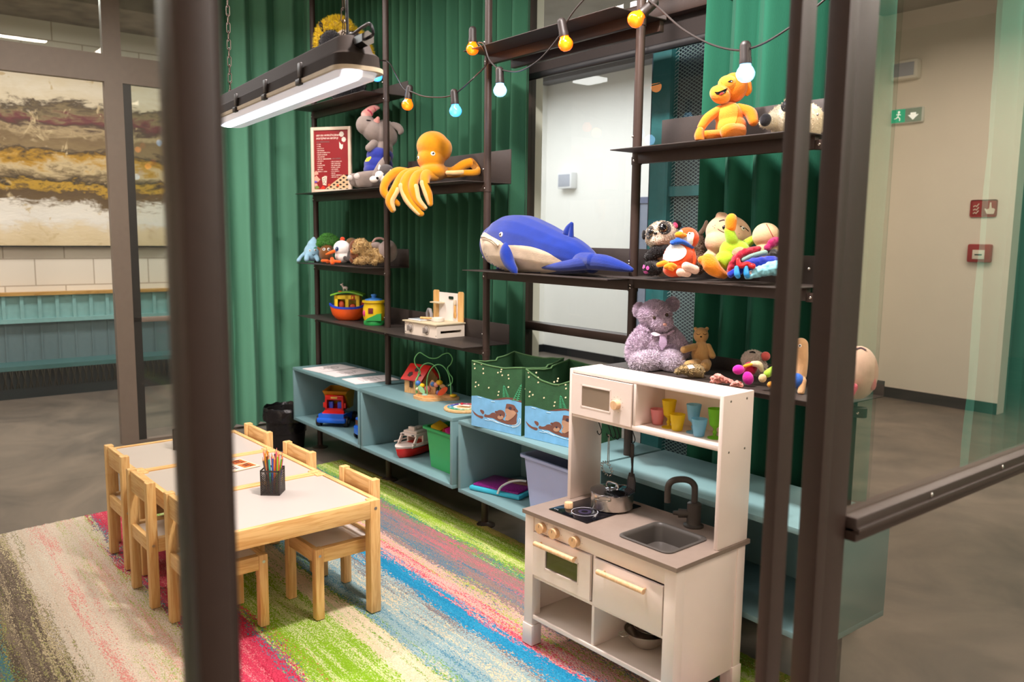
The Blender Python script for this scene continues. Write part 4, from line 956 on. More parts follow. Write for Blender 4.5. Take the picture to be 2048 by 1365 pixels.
t.eye(709, 498, 2, 1.8, BLK, 'nose'); t.eye(718, 489, 1.4, 1.5, BLK)
t = Toy('plush_mouse', 'grey plush mouse with a big round ear behind the shelf pole', 'plush toy', 775, 525, 2.50, Zs)
t.part('body', fab('#978780'), [E_(776, 503, 19, 23, 0, 14), E_(752, 492, 12, 8, 4, 8)], 1.3, 4)
t.part('ear', fab('#b59289'), [C_((746, 484, 2, 2.2), (752, 478, 2, 2.6), (762, 477, 2, 2.4), (768, 480, 2, 2.4))], 1, 2)
t = Toy('plush_fox', 'small tan plush toy peeking out between stork and brown bear', 'plush toy', 702, 520, 2.54, Zs)
t.part('body', fab('#a5815a'), [E_(703, 484, 11, 8, 0, 8), E_(703, 500, 9, 12, 0, 8)], 1.3, 3)

# ---- orange laughing plush (z = 1.83)
Zu = 1.853
t = Toy('plush_orange_monkey', 'orange plush animal with wide laughing mouth sitting on the upper right shelf', 'plush toy', 1455, 275, 2.46, Zu)
OR = fab('#df7a12', .5); OR2 = fab('#e8952f', .5)
t.part('body', OR, [E_(1458, 232, 29, 27, 0, 22), E_(1462, 254, 31, 26, 0, 24)], 1.5, 3)
t.part('head', OR, [E_(1467, 176, 27, 30, 4, 24, 15), E_(1442, 186, 20, 17, -6, 18), C_((1495, 168, 4, 8), (1498, 182, 4, 6), (1494, 190, 2, 3))], 1.5, 3)
t.part('arm', OR, [C_((1440, 219, -4, 9), (1416, 236, -12, 10), (1403, 254, -18, 8.5))], 1.3, 2)
t.part('arm', OR, [C_((1478, 216, -4, 9), (1500, 226, -12, 12), (1507, 243, -20, 10))], 1.3, 2)
t.part('leg', OR, [C_((1478, 262, -14, 15), (1460, 259, -34, 12), (1450, 262, -38, 10))], 1.3, 2)
t.part('leg', OR, [C_((1440, 270, -8, 11), (1412, 270, -24, 9)), C_((1400, 262, -28, 8), (1398, 272, -30, 9.5), (1400, 280, -30, 9))], 1.3, 2)
t.part('muzzle', OR2, [E_(1440, 190, 22, 17, -14, 16, 30), E_(1456, 168, 20, 17, -8, 16)], 1.6, 5)
t.part('tuft', OR, [C_((1468, 156, 0, 4), (1469, 151, 0, 2))], 1, 1)
t.decal('tummy_patch', OR2, [(1440, 216), (1462, 209), (1474, 214), (1474, 235), (1466, 252), (1440, 262), (1420, 270), (1420, 250), (1430, 230)], .8, 3, only=0)
mo = t.decal('mouth', BLK, [(1429, 184), (1436, 184), (1447, 180), (1455, 175.5), (1451, 186), (1443, 190.5), (1433, 189)], .6, 1.5, False)
t.decal('tongue', plas('#c22d22', .5), [(1437.5, 189), (1442, 185.5), (1447, 185), (1446, 188), (1441, 190)], .9, 1.2, False, mo)
t.decal('eyebrow', fab('#2a1a10'), [(1455, 163.5), (1461, 160), (1466, 161.5), (1464, 165), (1458, 165)], .6, 1.2, False); t.eye(1462, 163.2, 3.2, 1.5, WHT); t.eye(1460.5, 162.8, 1.4, 1.5, BLK, 'pupil', out=.8)
t.eye(1444, 168, .7, .6, BLK, 'nostril'); t.eye(1443, 165, .7, .6, BLK, 'nostril')
# ---- panda-faced plush mostly behind the post
t = Toy('plush_badger', 'cream plush animal with a big black nose at the right end of the upper shelf', 'plush toy', 1570, 265, 2.45, Zu)
CW = fab('#e2d3b4')
t.part('body', CW, [E_(1572, 240, 36, 32, 0, 26), C_((1540, 243, -8, 16), (1530, 245, -12, 12)), C_((1578, 215, 0, 16), (1580, 198, 0, 8)), E_(1610, 245, 40, 38, 10, 26)], 2, 5, fuzz=1500, flen=3)
t.part('nose', fab('#2d2a2c'), [E_(1531, 240, 12, 13, -20, 8, 20)], 1.2, 3)
t.decal('eye_patch', fab('#121114'), circ(1571, 208, 9, 16, 12), .8, 2); t.eye(1573, 208, 5, 6, plas('#6d6f78', .1)); t.eye(1574, 208, 3, 4, BLK, 'pupil', out=1.5)

# ---- plush shelf z = 1.355
Zp = 1.356
t = Toy('plush_panda', 'cream and black plush panda with glittery rainbow eyes on the middle right shelf', 'plush toy', 1320, 545, 2.43, Zp)
PC = fab('#c9b9a5', .9); PB = fab('#121113', .8)
t.part('body', PC, [E_(1323, 472, 33, 29, 0, 26, -10), E_(1314, 482, 12, 9, -20, 10), E_(1325, 525, 22, 28, 4, 22)], 1.6, 4, fuzz=3500, flen=2.5)
t.part('arm', PB, [C_((1330, 500, -12, 12), (1310, 505, -18, 12), (1297, 514, -22, 9))], 1.5, 3, fuzz=900, flen=2.5)
lg = t.part('leg', PB, [C_((1310, 535, -12, 16), (1300, 537, -26, 15))], 1.5, 3, fuzz=700, flen=2.5)
for x, y, a, b in ((1287.5, 534, 3, 4), (1295.5, 536.5, 3, 4), (1290.5, 545, 6, 3)): t.decal('paw_pad', fab('#c653a0'), circ(x, y, a, b), .8, 1, parent=lg)
ea = t.part('ear', PB, [E_(1354, 450, 9, 9, -2, 5)], 1.2, 3); t.decal('ear_lining', fab('#d8527c'), circ(1351, 451, 4.5, 6, -25), .6, 1.5, parent=ea)
t.part('ear', PB, [E_(1288, 470, 5, 10, 2, 5)], 1.2, 3)
for x, y, a, b, r in ((1300, 466, 7, 14, 18), (1329, 456.5, 13, 13, -20)): t.decal('eye_patch', PB, circ(x, y, a, b, r), .7, 2)
for x, y, r in ((1302.5, 464, 6.2), (1326, 456, 8.8)):
    e = t.eye(x, y, r, r, mat('rainbow_foil', '#7a6248', .2, .9, 60, metal=.8), 'eye', th=.3); t.eye(x-.5, y, r*.8, r*.84, BLK, 'pupil', parent=e, out=r*.2); t.eye(x-2, y-3, r*.18, r*.2, WHT, 'glint', parent=e, out=r*.5)
t.eye(1311, 467, 3.8, 2.8, BLK, 'nose', th=.8); t.line([(1310.5, 470), (1310.5, 473), (1308, 475)], .4, BLK, 'mouth'); t.line([(1310.5, 473), (1314, 474.5), (1317.5, 472)], .4, BLK, 'mouth')
t = Toy('plush_penguin', 'orange plush penguin with a white belly and blue neckerchief beside the panda', 'plush toy', 1360, 550, 2.37, Zp)
OP = fab('#e5501c', .5); OY = fab('#f08f1a')
t.part('body', OP, [E_(1375, 477, 23, 22, 0, 21), E_(1357, 517, 31, 34, 0, 26, 14), E_(1350, 540, 24, 16, 0, 24), C_((1383, 500, -6, 6), (1388, 522, -8, 6), (1381, 540, -10, 4))], 1.5, 5)
t.decal('belly', WHT, circ(1347, 506, 26, 17, -8, 16), .8, 3); t.decal('face', WHT, [(1357, 464), (1364, 461), (1369, 470), (1384, 465), (1388, 470), (1386, 480), (1384, 490), (1372, 491), (1358, 484), (1352, 475)], .7, 2)
t.part('beak', OY, [E_(1359, 470, 10, 7, -22, 8), E_(1366, 471, 8, 5, -20, 6)], 1, 2)
t.button(1379, 467.5, 3.2, '#241a16')
t.part('neckerchief', fab('#1f55b8'), [C_((1344, 485, -18, 4.5), (1354, 484, -24, 6), (1365, 484, -24, 5), (1376, 490, -18, 4), (1384, 496, -8, 4)), E_(1346, 487, 6, 4, -22, 4), E_(1356, 479, 6, 4, -24, 4)], 1.1, 2)
t.part('foot', OY, [C_((1317, 530, -16, 5), (1328, 527, -22, 6), (1334, 527, -20, 5))], 1.1, 2); t.part('foot', OY, [C_((1332, 534, -26, 5), (1342, 531, -28, 6), (1350, 534, -26, 5)), C_((1340, 535, -28, 6), (1345, 539, -28, 4))], 1.1, 2)
t = Toy('plush_dachshund', 'brown furry plush with a raised tail behind the penguin', 'plush toy', 1395, 545, 2.52, Zp)
t.part('body', fab('#7d6350', .9), [E_(1396, 500, 14, 34, 0, 14), E_(1398, 525, 16, 24, 0, 14)], 1.6, 3, fuzz=1500, flen=3)
t.part('tail', fab('#b9a391'), [C_((1400, 468, 0, 5), (1408, 457, 0, 4.5), (1413, 444, 0, 3.4))], 1.2, 2)
t = Toy('plush_cat_doll', 'beige plush cat doll with winking embroidered face in green dungarees', 'plush toy', 1450, 545, 2.50, Zp)
SK = fab('#d2ac8c', .4); LM = fab('#a3cf2c', .6)
t.part('body', SK, [E_(1457, 468, 46, 37, 0, 30, 14), E_(1440, 484, 30, 28, -4, 28), C_((1440, 433, -2, 9), (1447, 434, 0, 9)), E_(1425, 514, 14, 12, -6, 12), C_((1420, 506, -6, 7), (1412, 512, -8, 6)), E_(1455, 525, 30, 24, 4, 22)], 1.7, 6)
t.eye(1449.5, 455, 5, 4.5, BLK, 'nose', rot=20); t.line([(1436, 458.5), (1445, 464), (1453, 465)], .6, BLK, 'mouth'); t.line([(1449, 459), (1448.5, 464)], .5, BLK, 'mouth')
t.line([(1438, 443), (1446, 440.5), (1449, 441)], 1.2, fab('#3a3540'), 'eyebrow'); t.button(1486, 457, 4.6, '#1a1518'); t.line([(1480, 453), (1488, 455), (1497, 463)], .9, BLK, 'eyelash')
for x, y in ((1426, 453), (1430, 451), (1429, 456), (1478, 468)): t.eye(x, y, .7, .7, BLK, 'freckle')
t = Toy('plush_duck_doll', 'lime green plush duck with a long neck and orange beak lying across the pile', 'plush toy', 1460, 548, 2.42, Zp)
t.part('body', LM, [E_(1470, 505, 32, 27, 0, 22, 20), E_(1452, 520, 22, 20, -4, 20), C_((1468, 492, -6, 13), (1463, 478, -12, 12), (1458, 462, -14, 10)), C_((1450, 528, -12, 10), (1440, 520, -14, 8)), C_((1490, 490, 4, 10), (1508, 478, 8, 8))], 1.6, 5)
t.part('beak', fab('#ee8a10'), [C_((1461, 455, -16, 11), (1462, 442, -16, 12), (1463, 438, -15, 11))], 1.4, 4)
t.decal('tummy_patch', fab('#d7c39a'), circ(1476, 503, 13, 8, -20), .8, 2)
t.part('foot', fab('#ef8c14', .9), [C_((1402, 520, -22, 8), (1416, 525, -26, 17), (1430, 540, -26, 15), (1448, 550, -22, 7))], 1.4, 2, puff=25)
t.part('leg', fab('#e6c0ac'), [C_((1390, 540, -28, 9), (1375, 534, -34, 9), (1372, 533, -34, 9))], 1.4, 3); t.part('leg', fab('#e3bba7'), [C_((1375, 547, -26, 8), (1360, 545, -34, 8))], 1.4, 3)
t = Toy('plush_pillow_head', 'round beige plush head with red stitched seam resting against the post', 'plush toy', 1535, 500, 2.50, Zp)
t.part('body', fab('#d9b98f', .4), [E_(1532, 472, 27, 26, 0, 24), E_(1535, 505, 24, 30, 0, 20)], 1.7, 5)
t.line([(1533, 449), (1538, 458), (1543, 468), (1549, 479)], .7, fab('#b8242c'), 'stitching')
# dolls in a heap at the right end
t = Toy('cloth_doll', 'doll in a dark red velvet cape and magenta hood lying in the heap', 'doll', 1510, 548, 2.44, Zp)
t.part('cape', fab('#a5102c', .9), [C_((1460, 545, -12, 7), (1470, 522, -16, 8), (1490, 506, -18, 8), (1515, 500, -16, 8)), E_(1495, 525, 34, 22, 0, 16)], 1.5, 3, puff=70)
t.part('hood', fab('#a5195a', .7), [C_((1535, 497, -14, 7), (1545, 486, -12, 9), (1556, 483, -10, 9))], 1.4, 3, puff=70)
t.part('head', fab('#2a2622', .8), [E_(1546, 512, 14, 14, -14, 12)], 1.3, 3, puff=90)
t.part('arm', fab('#7f9c92'), [C_((1488, 520, -24, 5), (1505, 512, -28, 5), (1530, 506, -28, 6))], 1.2, 2)
t = Toy('cloth_doll', 'doll in a blue satin dress with light blue train and blue shoes lying in front', 'doll', 1500, 556, 2.38, Zp)
t.part('dress', fab('#1f2f9c', .4), [C_((1462, 549, -14, 7), (1480, 540, -12, 9), (1510, 528, -8, 12), (1545, 525, -4, 13))], 1.4, 3, puff=60)
t.part('train', fab('#8ccfe0', .4), [C_((1496, 552, -22, 7), (1515, 545, -22, 10), (1540, 538, -18, 14), (1562, 536, -14, 16))], 1.4, 3, puff=80)
for x in (1473, 1492): t.part('shoe', plas('#2f8fd0', .35), [C_((x, 536, -30, 4.5), (x+1, 548, -32, 6), (x+3, 553, -32, 5))], 1.1, 2)
t.part('arm', plas('#d22a30', .3), [C_((1476, 520, -26, 4), (1480, 532, -28, 6), (1494, 528, -28, 5), (1500, 532, -28, 6)), E_(1505, 533, 6.5, 6, -30, 6)], 1.1, 2)
t.part('leg', fab('#c9a9a0', .1), [C_((1500, 548, -24, 5), (1520, 543, -24, 6))], 1.2, 2)

# ---- bottom right shelf z = 1.0
Zb = 1.001
t = Toy('plush_teddy_bear', 'fluffy lavender plush teddy bear with a checked ribbon sitting on the lower right shelf', 'plush toy', 1313, 742, 2.42, Zb)
LV = fab('#decbe0', .9); LV2 = fab('#ecdfee', .9)
t.part('body', LV, [E_(1312, 690, 36, 36, 2, 26), E_(1312, 712, 38, 26, 2, 26)], 1.8, 2, fuzz=9000, flen=5)
t.part('head', LV, [E_(1310, 630, 32, 28, -6, 26), E_(1322, 646, 22, 17, -20, 18)], 1.8, 2, fuzz=10000, flen=4.5, bare=((1309, 637, 6), (1332, 633, 6), (1329, 650, 6)))
t.part('arm', LV, [C_((1288, 664, -6, 14), (1272, 690, -14, 16), (1267, 712, -20, 14))], 1.6, 1, fuzz=5000, flen=6)
t.part('arm', LV, [C_((1338, 664, -4, 13), (1356, 688, -12, 14), (1365, 706, -16, 11))], 1.6, 1, fuzz=4500, flen=6)
t.part('ear', LV, [E_(1279, 621, 11, 14, 4, 7)], 1.6, 3, fuzz=2600, flen=4.5); t.part('ear', LV, [E_(1345, 609, 12, 13, 4, 7)], 1.6, 3, fuzz=2600, flen=4.5)
t.part('leg', LV2, [C_((1306, 722, -18, 20), (1280, 725, -34, 20))], 1.8, 4, fuzz=6000, flen=5.5); t.part('leg', LV2, [C_((1332, 720, -16, 20), (1347, 724, -36, 20))], 1.8, 4, fuzz=6000, flen=5.5)
t.eye(1309, 636, 3.2, 3.6, plas('#3a2c20', .1), th=1.0, out=3); t.eye(1332, 632, 3.2, 3.6, plas('#3a2c20', .1), th=1.0, out=3); t.eye(1329, 649, 4, 3, fab('#cf9a8c'), 'nose', th=.9, out=3)
t.line([(1303, 671), (1318, 673), (1335, 670), (1346, 664)], 2.4, fab('#cbb3cf'), 'ribbon', off=7)
t.decal('ribbon_tail', fab('#c6abcb', .9), [(1318, 672), (1330, 672), (1330, 690), (1322, 700), (1316, 692)], 8, 2, False); t.decal('gift_tag', fab('#e6d5e6', .1), circ(1311, 672, 7, 3, 5), 9.5, 1.5)
t = Toy('plush_sleepy_bear', 'tan plush bear with closed eyes sitting next to the lavender teddy bear', 'plush toy', 1398, 745, 2.50, Zb)
t.part('body', fab('#c4995f'), [E_(1402, 671, 15, 16, 0, 14), E_(1402, 708, 19, 26, 0, 18), E_(1391, 658, 4, 4, 0, 3), E_(1414, 658, 4, 4, 0, 3)], 1.2, 2)
for a in (((1388, 694, -10, 7), (1368, 700, -18, 7.5)), ((1416, 694, -8, 7), (1425, 712, -14, 6.5))): t.part('arm', fab('#c4995f'), [C_(*a)], 1.1, 2)
for a in (((1395, 728, -8, 11), (1378, 732, -24, 11)), ((1412, 728, -8, 11), (1410, 734, -26, 11))): t.part('leg', fab('#c4995f'), [C_(*a)], 1.1, 2)
t.line([(1393, 668), (1397, 670), (1401, 668)], .5, BLK, 'closed_eye'); t.line([(1406, 668), (1410, 670), (1413, 668)], .5, BLK, 'closed_eye'); t.eye(1402, 674, 2.2, 1.6, BLK, 'nose')
t = Toy('plush_snake', 'speckled beige plush reptile curled in front of the tan bear', 'plush toy', 1375, 755, 2.36, Zb)
SPK = mat('speckled_plush', '#a18a5e', .95, .55, 90, .9, 300, sheen=.3)
t.part('body', SPK, [C_((1355, 744, -6, 6), (1366, 740, -8, 9), (1380, 741, -8, 12), (1394, 744, -6, 10), (1402, 750, -4, 6)), C_((1380, 736, 4, 8), (1398, 738, 6, 8), (1404, 744, 4, 6))], 1.2, 2, fuzz=1500, flen=2.2)
t.decal('care_label', fab('#efe6dc', .1), [(1374, 733), (1384, 731), (1390, 737), (1378, 739)], 1.5, 2, False)
t = Toy('plush_dog', 'fluffy white plush dog with a round red nose in the small toy heap', 'plush toy', 1505, 745, 2.50, Zb)
t.part('body', fab('#cfc2b6', .9), [E_(1506, 720, 22, 18, 0, 16), E_(1510, 735, 24, 16, 0, 16)], 1.5, 3, fuzz=3500, flen=3.5)
t.part('nose', fab('#cf5b56', .4), [E_(1531, 713, 9.5, 9.5, -12, 8)], 1.2, 3); t.part('eyebrow', BLK, [C_((1500, 705, -16, 1.6), (1506, 704.5, -17, 2), (1510, 706, -16, 1.4))], .8, 1)
t = Toy('plush_monkey', 'small magenta and red plush figure lying in the heap', 'plush toy', 1485, 760, 2.40, Zb)
MG = fab('#d126a5', .4)
t.part('body', fab('#a81238'), [E_(1500, 738, 14, 14, 0, 12, 30)], 1.2, 3)
t.part('foot', MG, [E_(1477, 740, 12, 10, -14, 9)], 1.1, 3); t.part('foot', MG, [E_(1496, 757, 11, 14, -18, 9, -20)], 1.1, 3)
t.part('collar', fab('#e0a026'), [C_((1489, 733, -12, 3.2), (1496, 731, -14, 3.4), (1504, 729, -14, 3))], 1, 1)
t.part('tail', fab('#d9c7a2'), [C_((1506, 728, -12, 5.5), (1518, 730, -16, 7), (1524, 742, -16, 4))], 1.1, 2)
t = Toy('plush_pants_doll', 'soft doll with lime green legs and beige feet at the heap edge', 'plush toy', 1545, 760, 2.42, Zb)
t.part('leg', fab('#9cc93a'), [C_((1550, 737, -6, 7), (1535, 748, -14, 8))], 1.1, 2); t.part('foot', fab('#d5ba8c'), [E_(1525, 757, 8, 9, -20, 7)], 1.1, 2)
t.part('leg', fab('#9cc93a'), [C_((1562, 735, -4, 8), (1556, 758, -10, 6))], 1.1, 2); t.part('shoe', fab('#e09a3a'), [E_(1543, 770, 9, 7, -24, 7)], 1.1, 2); t.part('sock', fab('#6d3f9c'), [E_(1550, 775, 7, 8, -26, 6)], 1.1, 2)
t = Toy('hair_scrunchie', 'crumpled pink spotted scrunchie at the shelf edge behind the toy kitchen', 'scrunchie', 1452, 765, 2.36, Zb)
PKF = mat('pink_spotted_cloth', '#e79a90', .9, .35, 70, .8, 200)
t.part('cloth', PKF, [C_((1426, 757, -4, 5), (1438, 754, -6, 7), (1448, 761, -6, 6), (1462, 764, -6, 5)), C_((1424, 763, -4, 4), (1440, 765, -4, 4))], 1.0, 1, puff=120)
t = Toy('hair_scrunchie', 'smaller pink spotted scrunchie right of the larger one', 'scrunchie', 1475, 772, 2.35, Zb)
t.part('cloth', PKF, [C_((1464, 770, -4, 4), (1474, 768, -6, 6), (1482, 771, -6, 5))], 1.0, 1, puff=120)
t = Toy('plush_long_doll', 'tall beige plush doll with blue trousers seen in the gap between the posts', 'plush toy', 1605, 775, 2.45, Zb)
t.part('body', fab('#d2a77a'), [C_((1602, 690, 0, 14), (1602, 720, 0, 14), (1600, 750, 0, 13)), C_((1605, 762, -10, 8), (1602, 785, -16, 7))], 1.6, 3)
t.part('trousers', fab('#2f62b8'), [E_(1594, 762, 14, 16, -6, 14)], 1.4, 3); t.eye(1600, 692, 3, 3.4, WHT); t.eye(1600, 692, 1.6, 2, BLK, 'pupil', out=1)
t = Toy('plush_pig', 'pale pink plush pig with rosy ears seen through the glass at the shelf end', 'plush toy', 1722, 790, 2.44, Zb)
t.part('body', fab('#e5c4b2', .4), [E_(1717, 746, 37, 54, 0, 36)], 2, 3)
t.part('ear', fab('#e59a9a'), [E_(1746, 768, 7, 14, -24, 5)], 1.4, 2); t.part('arm', fab('#dc5f78'), [C_((1708, 775, -34, 8), (1700, 792, -38, 7))], 1.4, 2)
t.line([(1712, 700), (1722, 697), (1732, 702)], 2.4, fab('#6d4a5c'), 'eyebrow')
# ================================================================ hard toys, boxes, lamp, lights, papers
def base(X, Y, z, y=None):
    p = at(X, Y, 'z', z) if y is None else at(X, Y, 'y', y); p.z = z; return p
# ---- hanging industrial lamp
LA = -.0745
LP = thing('hanging_lamp', 'long grey industrial tube lamp with clear ribbed cover hanging on two chains', 'lamp', (-2.885, 1.215, 1.975), LA)
HL, HW = .72, .078
def rr3(l, w_, r, z, n=6): return rrect(-l, -w_, l, w_, r, z, n)
LG = mat('grey_lamp_housing', '#2b2420', .75, .04, 40, .1, 300, spec=.15)
loft([rr3(HL-.01, HW-.006, .05, .012), rr3(HL-.012, HW-.010, .05, .05), rr3(HL-.03, HW-.022, .045, .062), rr3(HL-.05, HW-.030, .04, .100), rr3(HL-.06, HW-.038, .035, .108)], True, True).done('housing', LG, LP, angle=35)
loft([rr3(HL, HW, .055, .002), rr3(HL, HW, .055, .014), rr3(HL-.012, HW-.01, .05, .014), rr3(HL-.012, HW-.01, .05, .002), rr3(HL, HW, .055, .002)], False).done('gasket_rim', mat('beige_gasket', '#b3a48c', .5), LP)
def lens_material():
    m = bpy.data.materials.new('lit_prismatic_cover'); m.use_nodes = True; nt = m.node_tree; b = nt.nodes['Principled BSDF']
    tc = N(nt, 'ShaderNodeTexCoord'); sx = N(nt, 'ShaderNodeSeparateXYZ'); nt.links.new(tc.outputs['Object'], sx.inputs[0])
    ab = N(nt, 'ShaderNodeMath', _operation='ABSOLUTE'); ad = N(nt, 'ShaderNodeMath', _operation='ADD'); ad.inputs[1].default_value = .026; nt.links.new(sx.outputs['Y'], ad.inputs[0]); nt.links.new(ad.outputs[0], ab.inputs[0])
    mr = N(nt, 'ShaderNodeMapRange'); mr.interpolation_type = 'SMOOTHSTEP'; mr.inputs['From Min'].default_value = .014; mr.inputs['From Max'].default_value = .030; mr.inputs['To Min'].default_value = 6.0; mr.inputs['To Max'].default_value = .22
    nt.links.new(ab.outputs[0], mr.inputs['Value']); nt.links.new(mr.outputs[0], b.inputs['Emission Strength'])
    b.inputs['Emission Color'].default_value = (.86, .86, 1.0, 1); b.inputs['Base Color'].default_value = (.8, .8, .82, 1); b.inputs['Roughness'].default_value = .2; return m
loft([rr3(HL-.016, HW-.014, .05, .004), rr3(HL-.022, HW-.022, .045, -.014), rr3(HL-.05, HW-.040, .03, -.020)]).done('lamp_cover', lens_material(), LP)
for i, x in enumerate((-.62, -.31, .05, .40)):
    for sy in (-1, 1):
        g = MB(); g.box(x-.012, sy*(HW-.002)-.004, .020, x+.012, sy*(HW-.002)+.006, .064, bev=.002); g.box(x-.018, sy*HW-.008, -.004, x+.018, sy*HW+.006, .014, bev=.002); g.done('clip', plas('#2d2826', .4) if sy < 0 else CHROME, LP)
g = MB(); g.cyl((.60, 0, .085), (.735, 0, .085), .017); g.cyl((.69, 0, .085), (.745, 0, .085), .021, n=6); g.done('cable_gland', plas('#1c1a1a', .25), LP)
g = MB(); g.tube(spline([(.74, 0, .085), (.78, 0, .09), (.76, .0, .12), (.70, .005, .125), (.60, .01, .125), (.575, .01, .18), (.575, .012, .9), (.575, .012, 1.645)], 8), .0045, n=8); g.done('power_cable', plas('#17161a', .3), LP)
CHN = mat('dark_chain_steel', '#4a3f38', .4, metal=.8)
for x in (-.66, .571):
    g = MB(); n = int((1.645-.10)/.034)
    for k in range(n):
        z = .115+k*.034; L2, r = .021, .0075
        ring_ = [(r*math.cos(a), (L2-r)*(1 if math.sin(a) > 0 else -1)+r*math.sin(a)) for a in [2*PI*j/14+.01 for j in range(15)]]
        pts = [((a, 0, z+b) if k % 2 else (0, a, z+b)) for a, b in ring_]; g.tube([(p[0]+x, p[1], p[2]) for p in pts], .0017, n=6, caps=False)
    g.tube([(x-.012, 0, .100), (x-.010, 0, .116), (x, 0, .121), (x+.010, 0, .116), (x+.012, 0, .100)], .0022, n=6); g.done('chain', CHN, LP)

# ---- string of coloured bulbs
SL = thing('string_lights', 'dark cable of orange and blue festoon bulbs looped along the upper shelves', 'string lights', (-3.3, 2.3, 2.3))
def sp_(X, Y, y=2.30): return at(X, Y, 'y', y)-Vector((-3.3, 2.3, 2.3))
CAB = plas('#2a2422', .45)
path = [(690, 92, 2.30), (745, 118, 2.31), (776, 124, 2.40), (792, 150, 2.33), (808, 178, 2.30), (824, 184, 2.30), (850, 193, 2.30), (890, 194, 2.30), (915, 184, 2.30), (945, 158, 2.30), (974, 126, 2.40), (966, 96, 2.32), (956, 86, 2.315), (968, 88, 2.305), (978, 118, 2.30), (994, 136, 2.30), (1008, 141, 2.30), (1040, 142, 2.30), (1080, 118, 2.30), (1116, 76, 2.30), (1126, 58, 2.30), (1142, 30, 2.30), (1165, 2, 2.30), (1200, -30, 2.31), (1262, -30, 2.31), (1300, 2, 2.30), (1318, 16, 2.30), (1365, 58, 2.30), (1420, 88, 2.30), (1468, 100, 2.30), (1500, 97, 2.30), (1540, 80, 2.30), (1600, 40, 2.31), (1660, -10, 2.32)]
g = MB(); g.tube([sp_(*p) for p in spline(path, 6)], .0036, n=8); g.done('cable', CAB, SL)
def bulbmat(name, h, em, st):
    return mat(name, h, .15, .02, 10, emit=em, es=st, coat=.5)
OB = bulbmat('lit_orange_bulb', '#ff7a10', '#ff5c05', 1.15); BB = bulbmat('lit_blue_bulb', '#5ab8ff', '#3aa5ff', 1.3); BW = bulbmat('lit_pale_blue_bulb', '#9cd6ff', '#8fd0ff', 1.6)
for X, Y, y, m, lab, ax in ((754, 152, 2.32, BB, 'blue bulb', 0), (815, 209, 2.30, OB, 'orange bulb', -8), (911, 221, 2.30, BB, 'blue bulb', 5), (945, 97, 2.345, OB, 'orange bulb', 0), (1000, 180, 2.30, BW, 'pale blue bulb', 2), (1131, 87, 2.30, OB, 'orange bulb', 12), (1272, 38, 2.28, OB, 'orange bulb', -48), (1491, 146, 2.30, BW, 'pale blue bulb', 3)):
    c = sp_(X, Y, y); mt = Matrix.Translation(c) @ Matrix.Rotation(YAW, 4, 'Z') @ Matrix.Rotation(math.radians(-ax), 4, 'Y')
    g = MB(); g.lathe([(0, .100), (.010, .100), (.016, .094), (.0185, .085), (.0185, .048), (.020, .043), (.020, .028), (.0, .028)], 24, mt); g.cyl((-.026, 0, .082), (.026, 0, .082), .006, n=10) if False else None
    so = g.done('socket', CAB, SL)
    g = MB(); g.lathe([(.0175, .032), (.019, .022), (.026, .012), (.0305, 0), (.0295, -.010), (.024, -.021), (.014, -.0285), (0, -.031)], 28, mt); g.done('bulb', m, so, label=lab)
    l = bpy.data.lights.new('bulb_light', 'POINT'); l.energy = .35; l.color = (1, .3, .05) if m is OB else (.3, .6, 1); l.shadow_soft_size = .03
    o = bpy.data.objects.new('bulb_light', l); COL.objects.link(o); o.location = c+Vector((-3.3, 2.3, 2.3))-FW*.06-Vector((0, 0, .045)); 

# ---- framed notice
pc = at(663, 318, 'y', 2.44); NF = thing('framed_notice', 'white framed red notice listing board games to borrow, with dice and checkerboard drawings', 'notice', (pc.x, 2.44, 1.7815), math.radians(33))
W2, HH = .148, .42
FRM = mat('cream_picture_frame', '#e5cdb5', .45, .02, 10)
g = MB(); g.box(-W2, -.01, 0, -W2+.021, .01, HH, bev=.002); g.box(W2-.021, -.01, 0, W2, .01, HH, bev=.002); g.box(-W2+.021, -.01, 0, W2-.021, .01, .021, bev=.002); g.box(-W2+.021, -.01, HH-.021, W2-.021, .01, HH, bev=.002); g.done('frame', FRM, NF)
B(-W2+.018, -.002, .018, W2-.018, .004, HH-.018).done('red_sheet', mat('red_printed_sheet', '#8e1219', .5, .03, 20), NF)
PR = plas('#f0dccb', .6); GYT = plas('#7d5d5a', .6)
def nt_(txt, x, z, s, m=PR, sh=.25, b=.0004): textmesh(txt, s, m, T(x, -.0025, z) @ R('X', 90), NF, 'lettering', .0002, sh, b)
nt_('GRY DO WYPO\u017bYCZENIA', -.112, .362, .0148, b=.0003); nt_('DOST\u0118PNE NA RECEPCJI', -.112, .343, .0148, b=.0003)
nt_('DLA WSZYSTKICH:', -.110, .322, .0115, GYT)
for i, s_ in enumerate(('- UNO', '- DOBBLE', '- JENGA', '- DIXIT', '- SCRABBLE', '- RUMMIKUB', '- DOMINO', '- CHI\u0143CZYK', '- SZACHY', '- WARCABY', '- KARTY', '- KO\u015aCI', '- MEMORY', '- PUZZLE')[:0]): pass
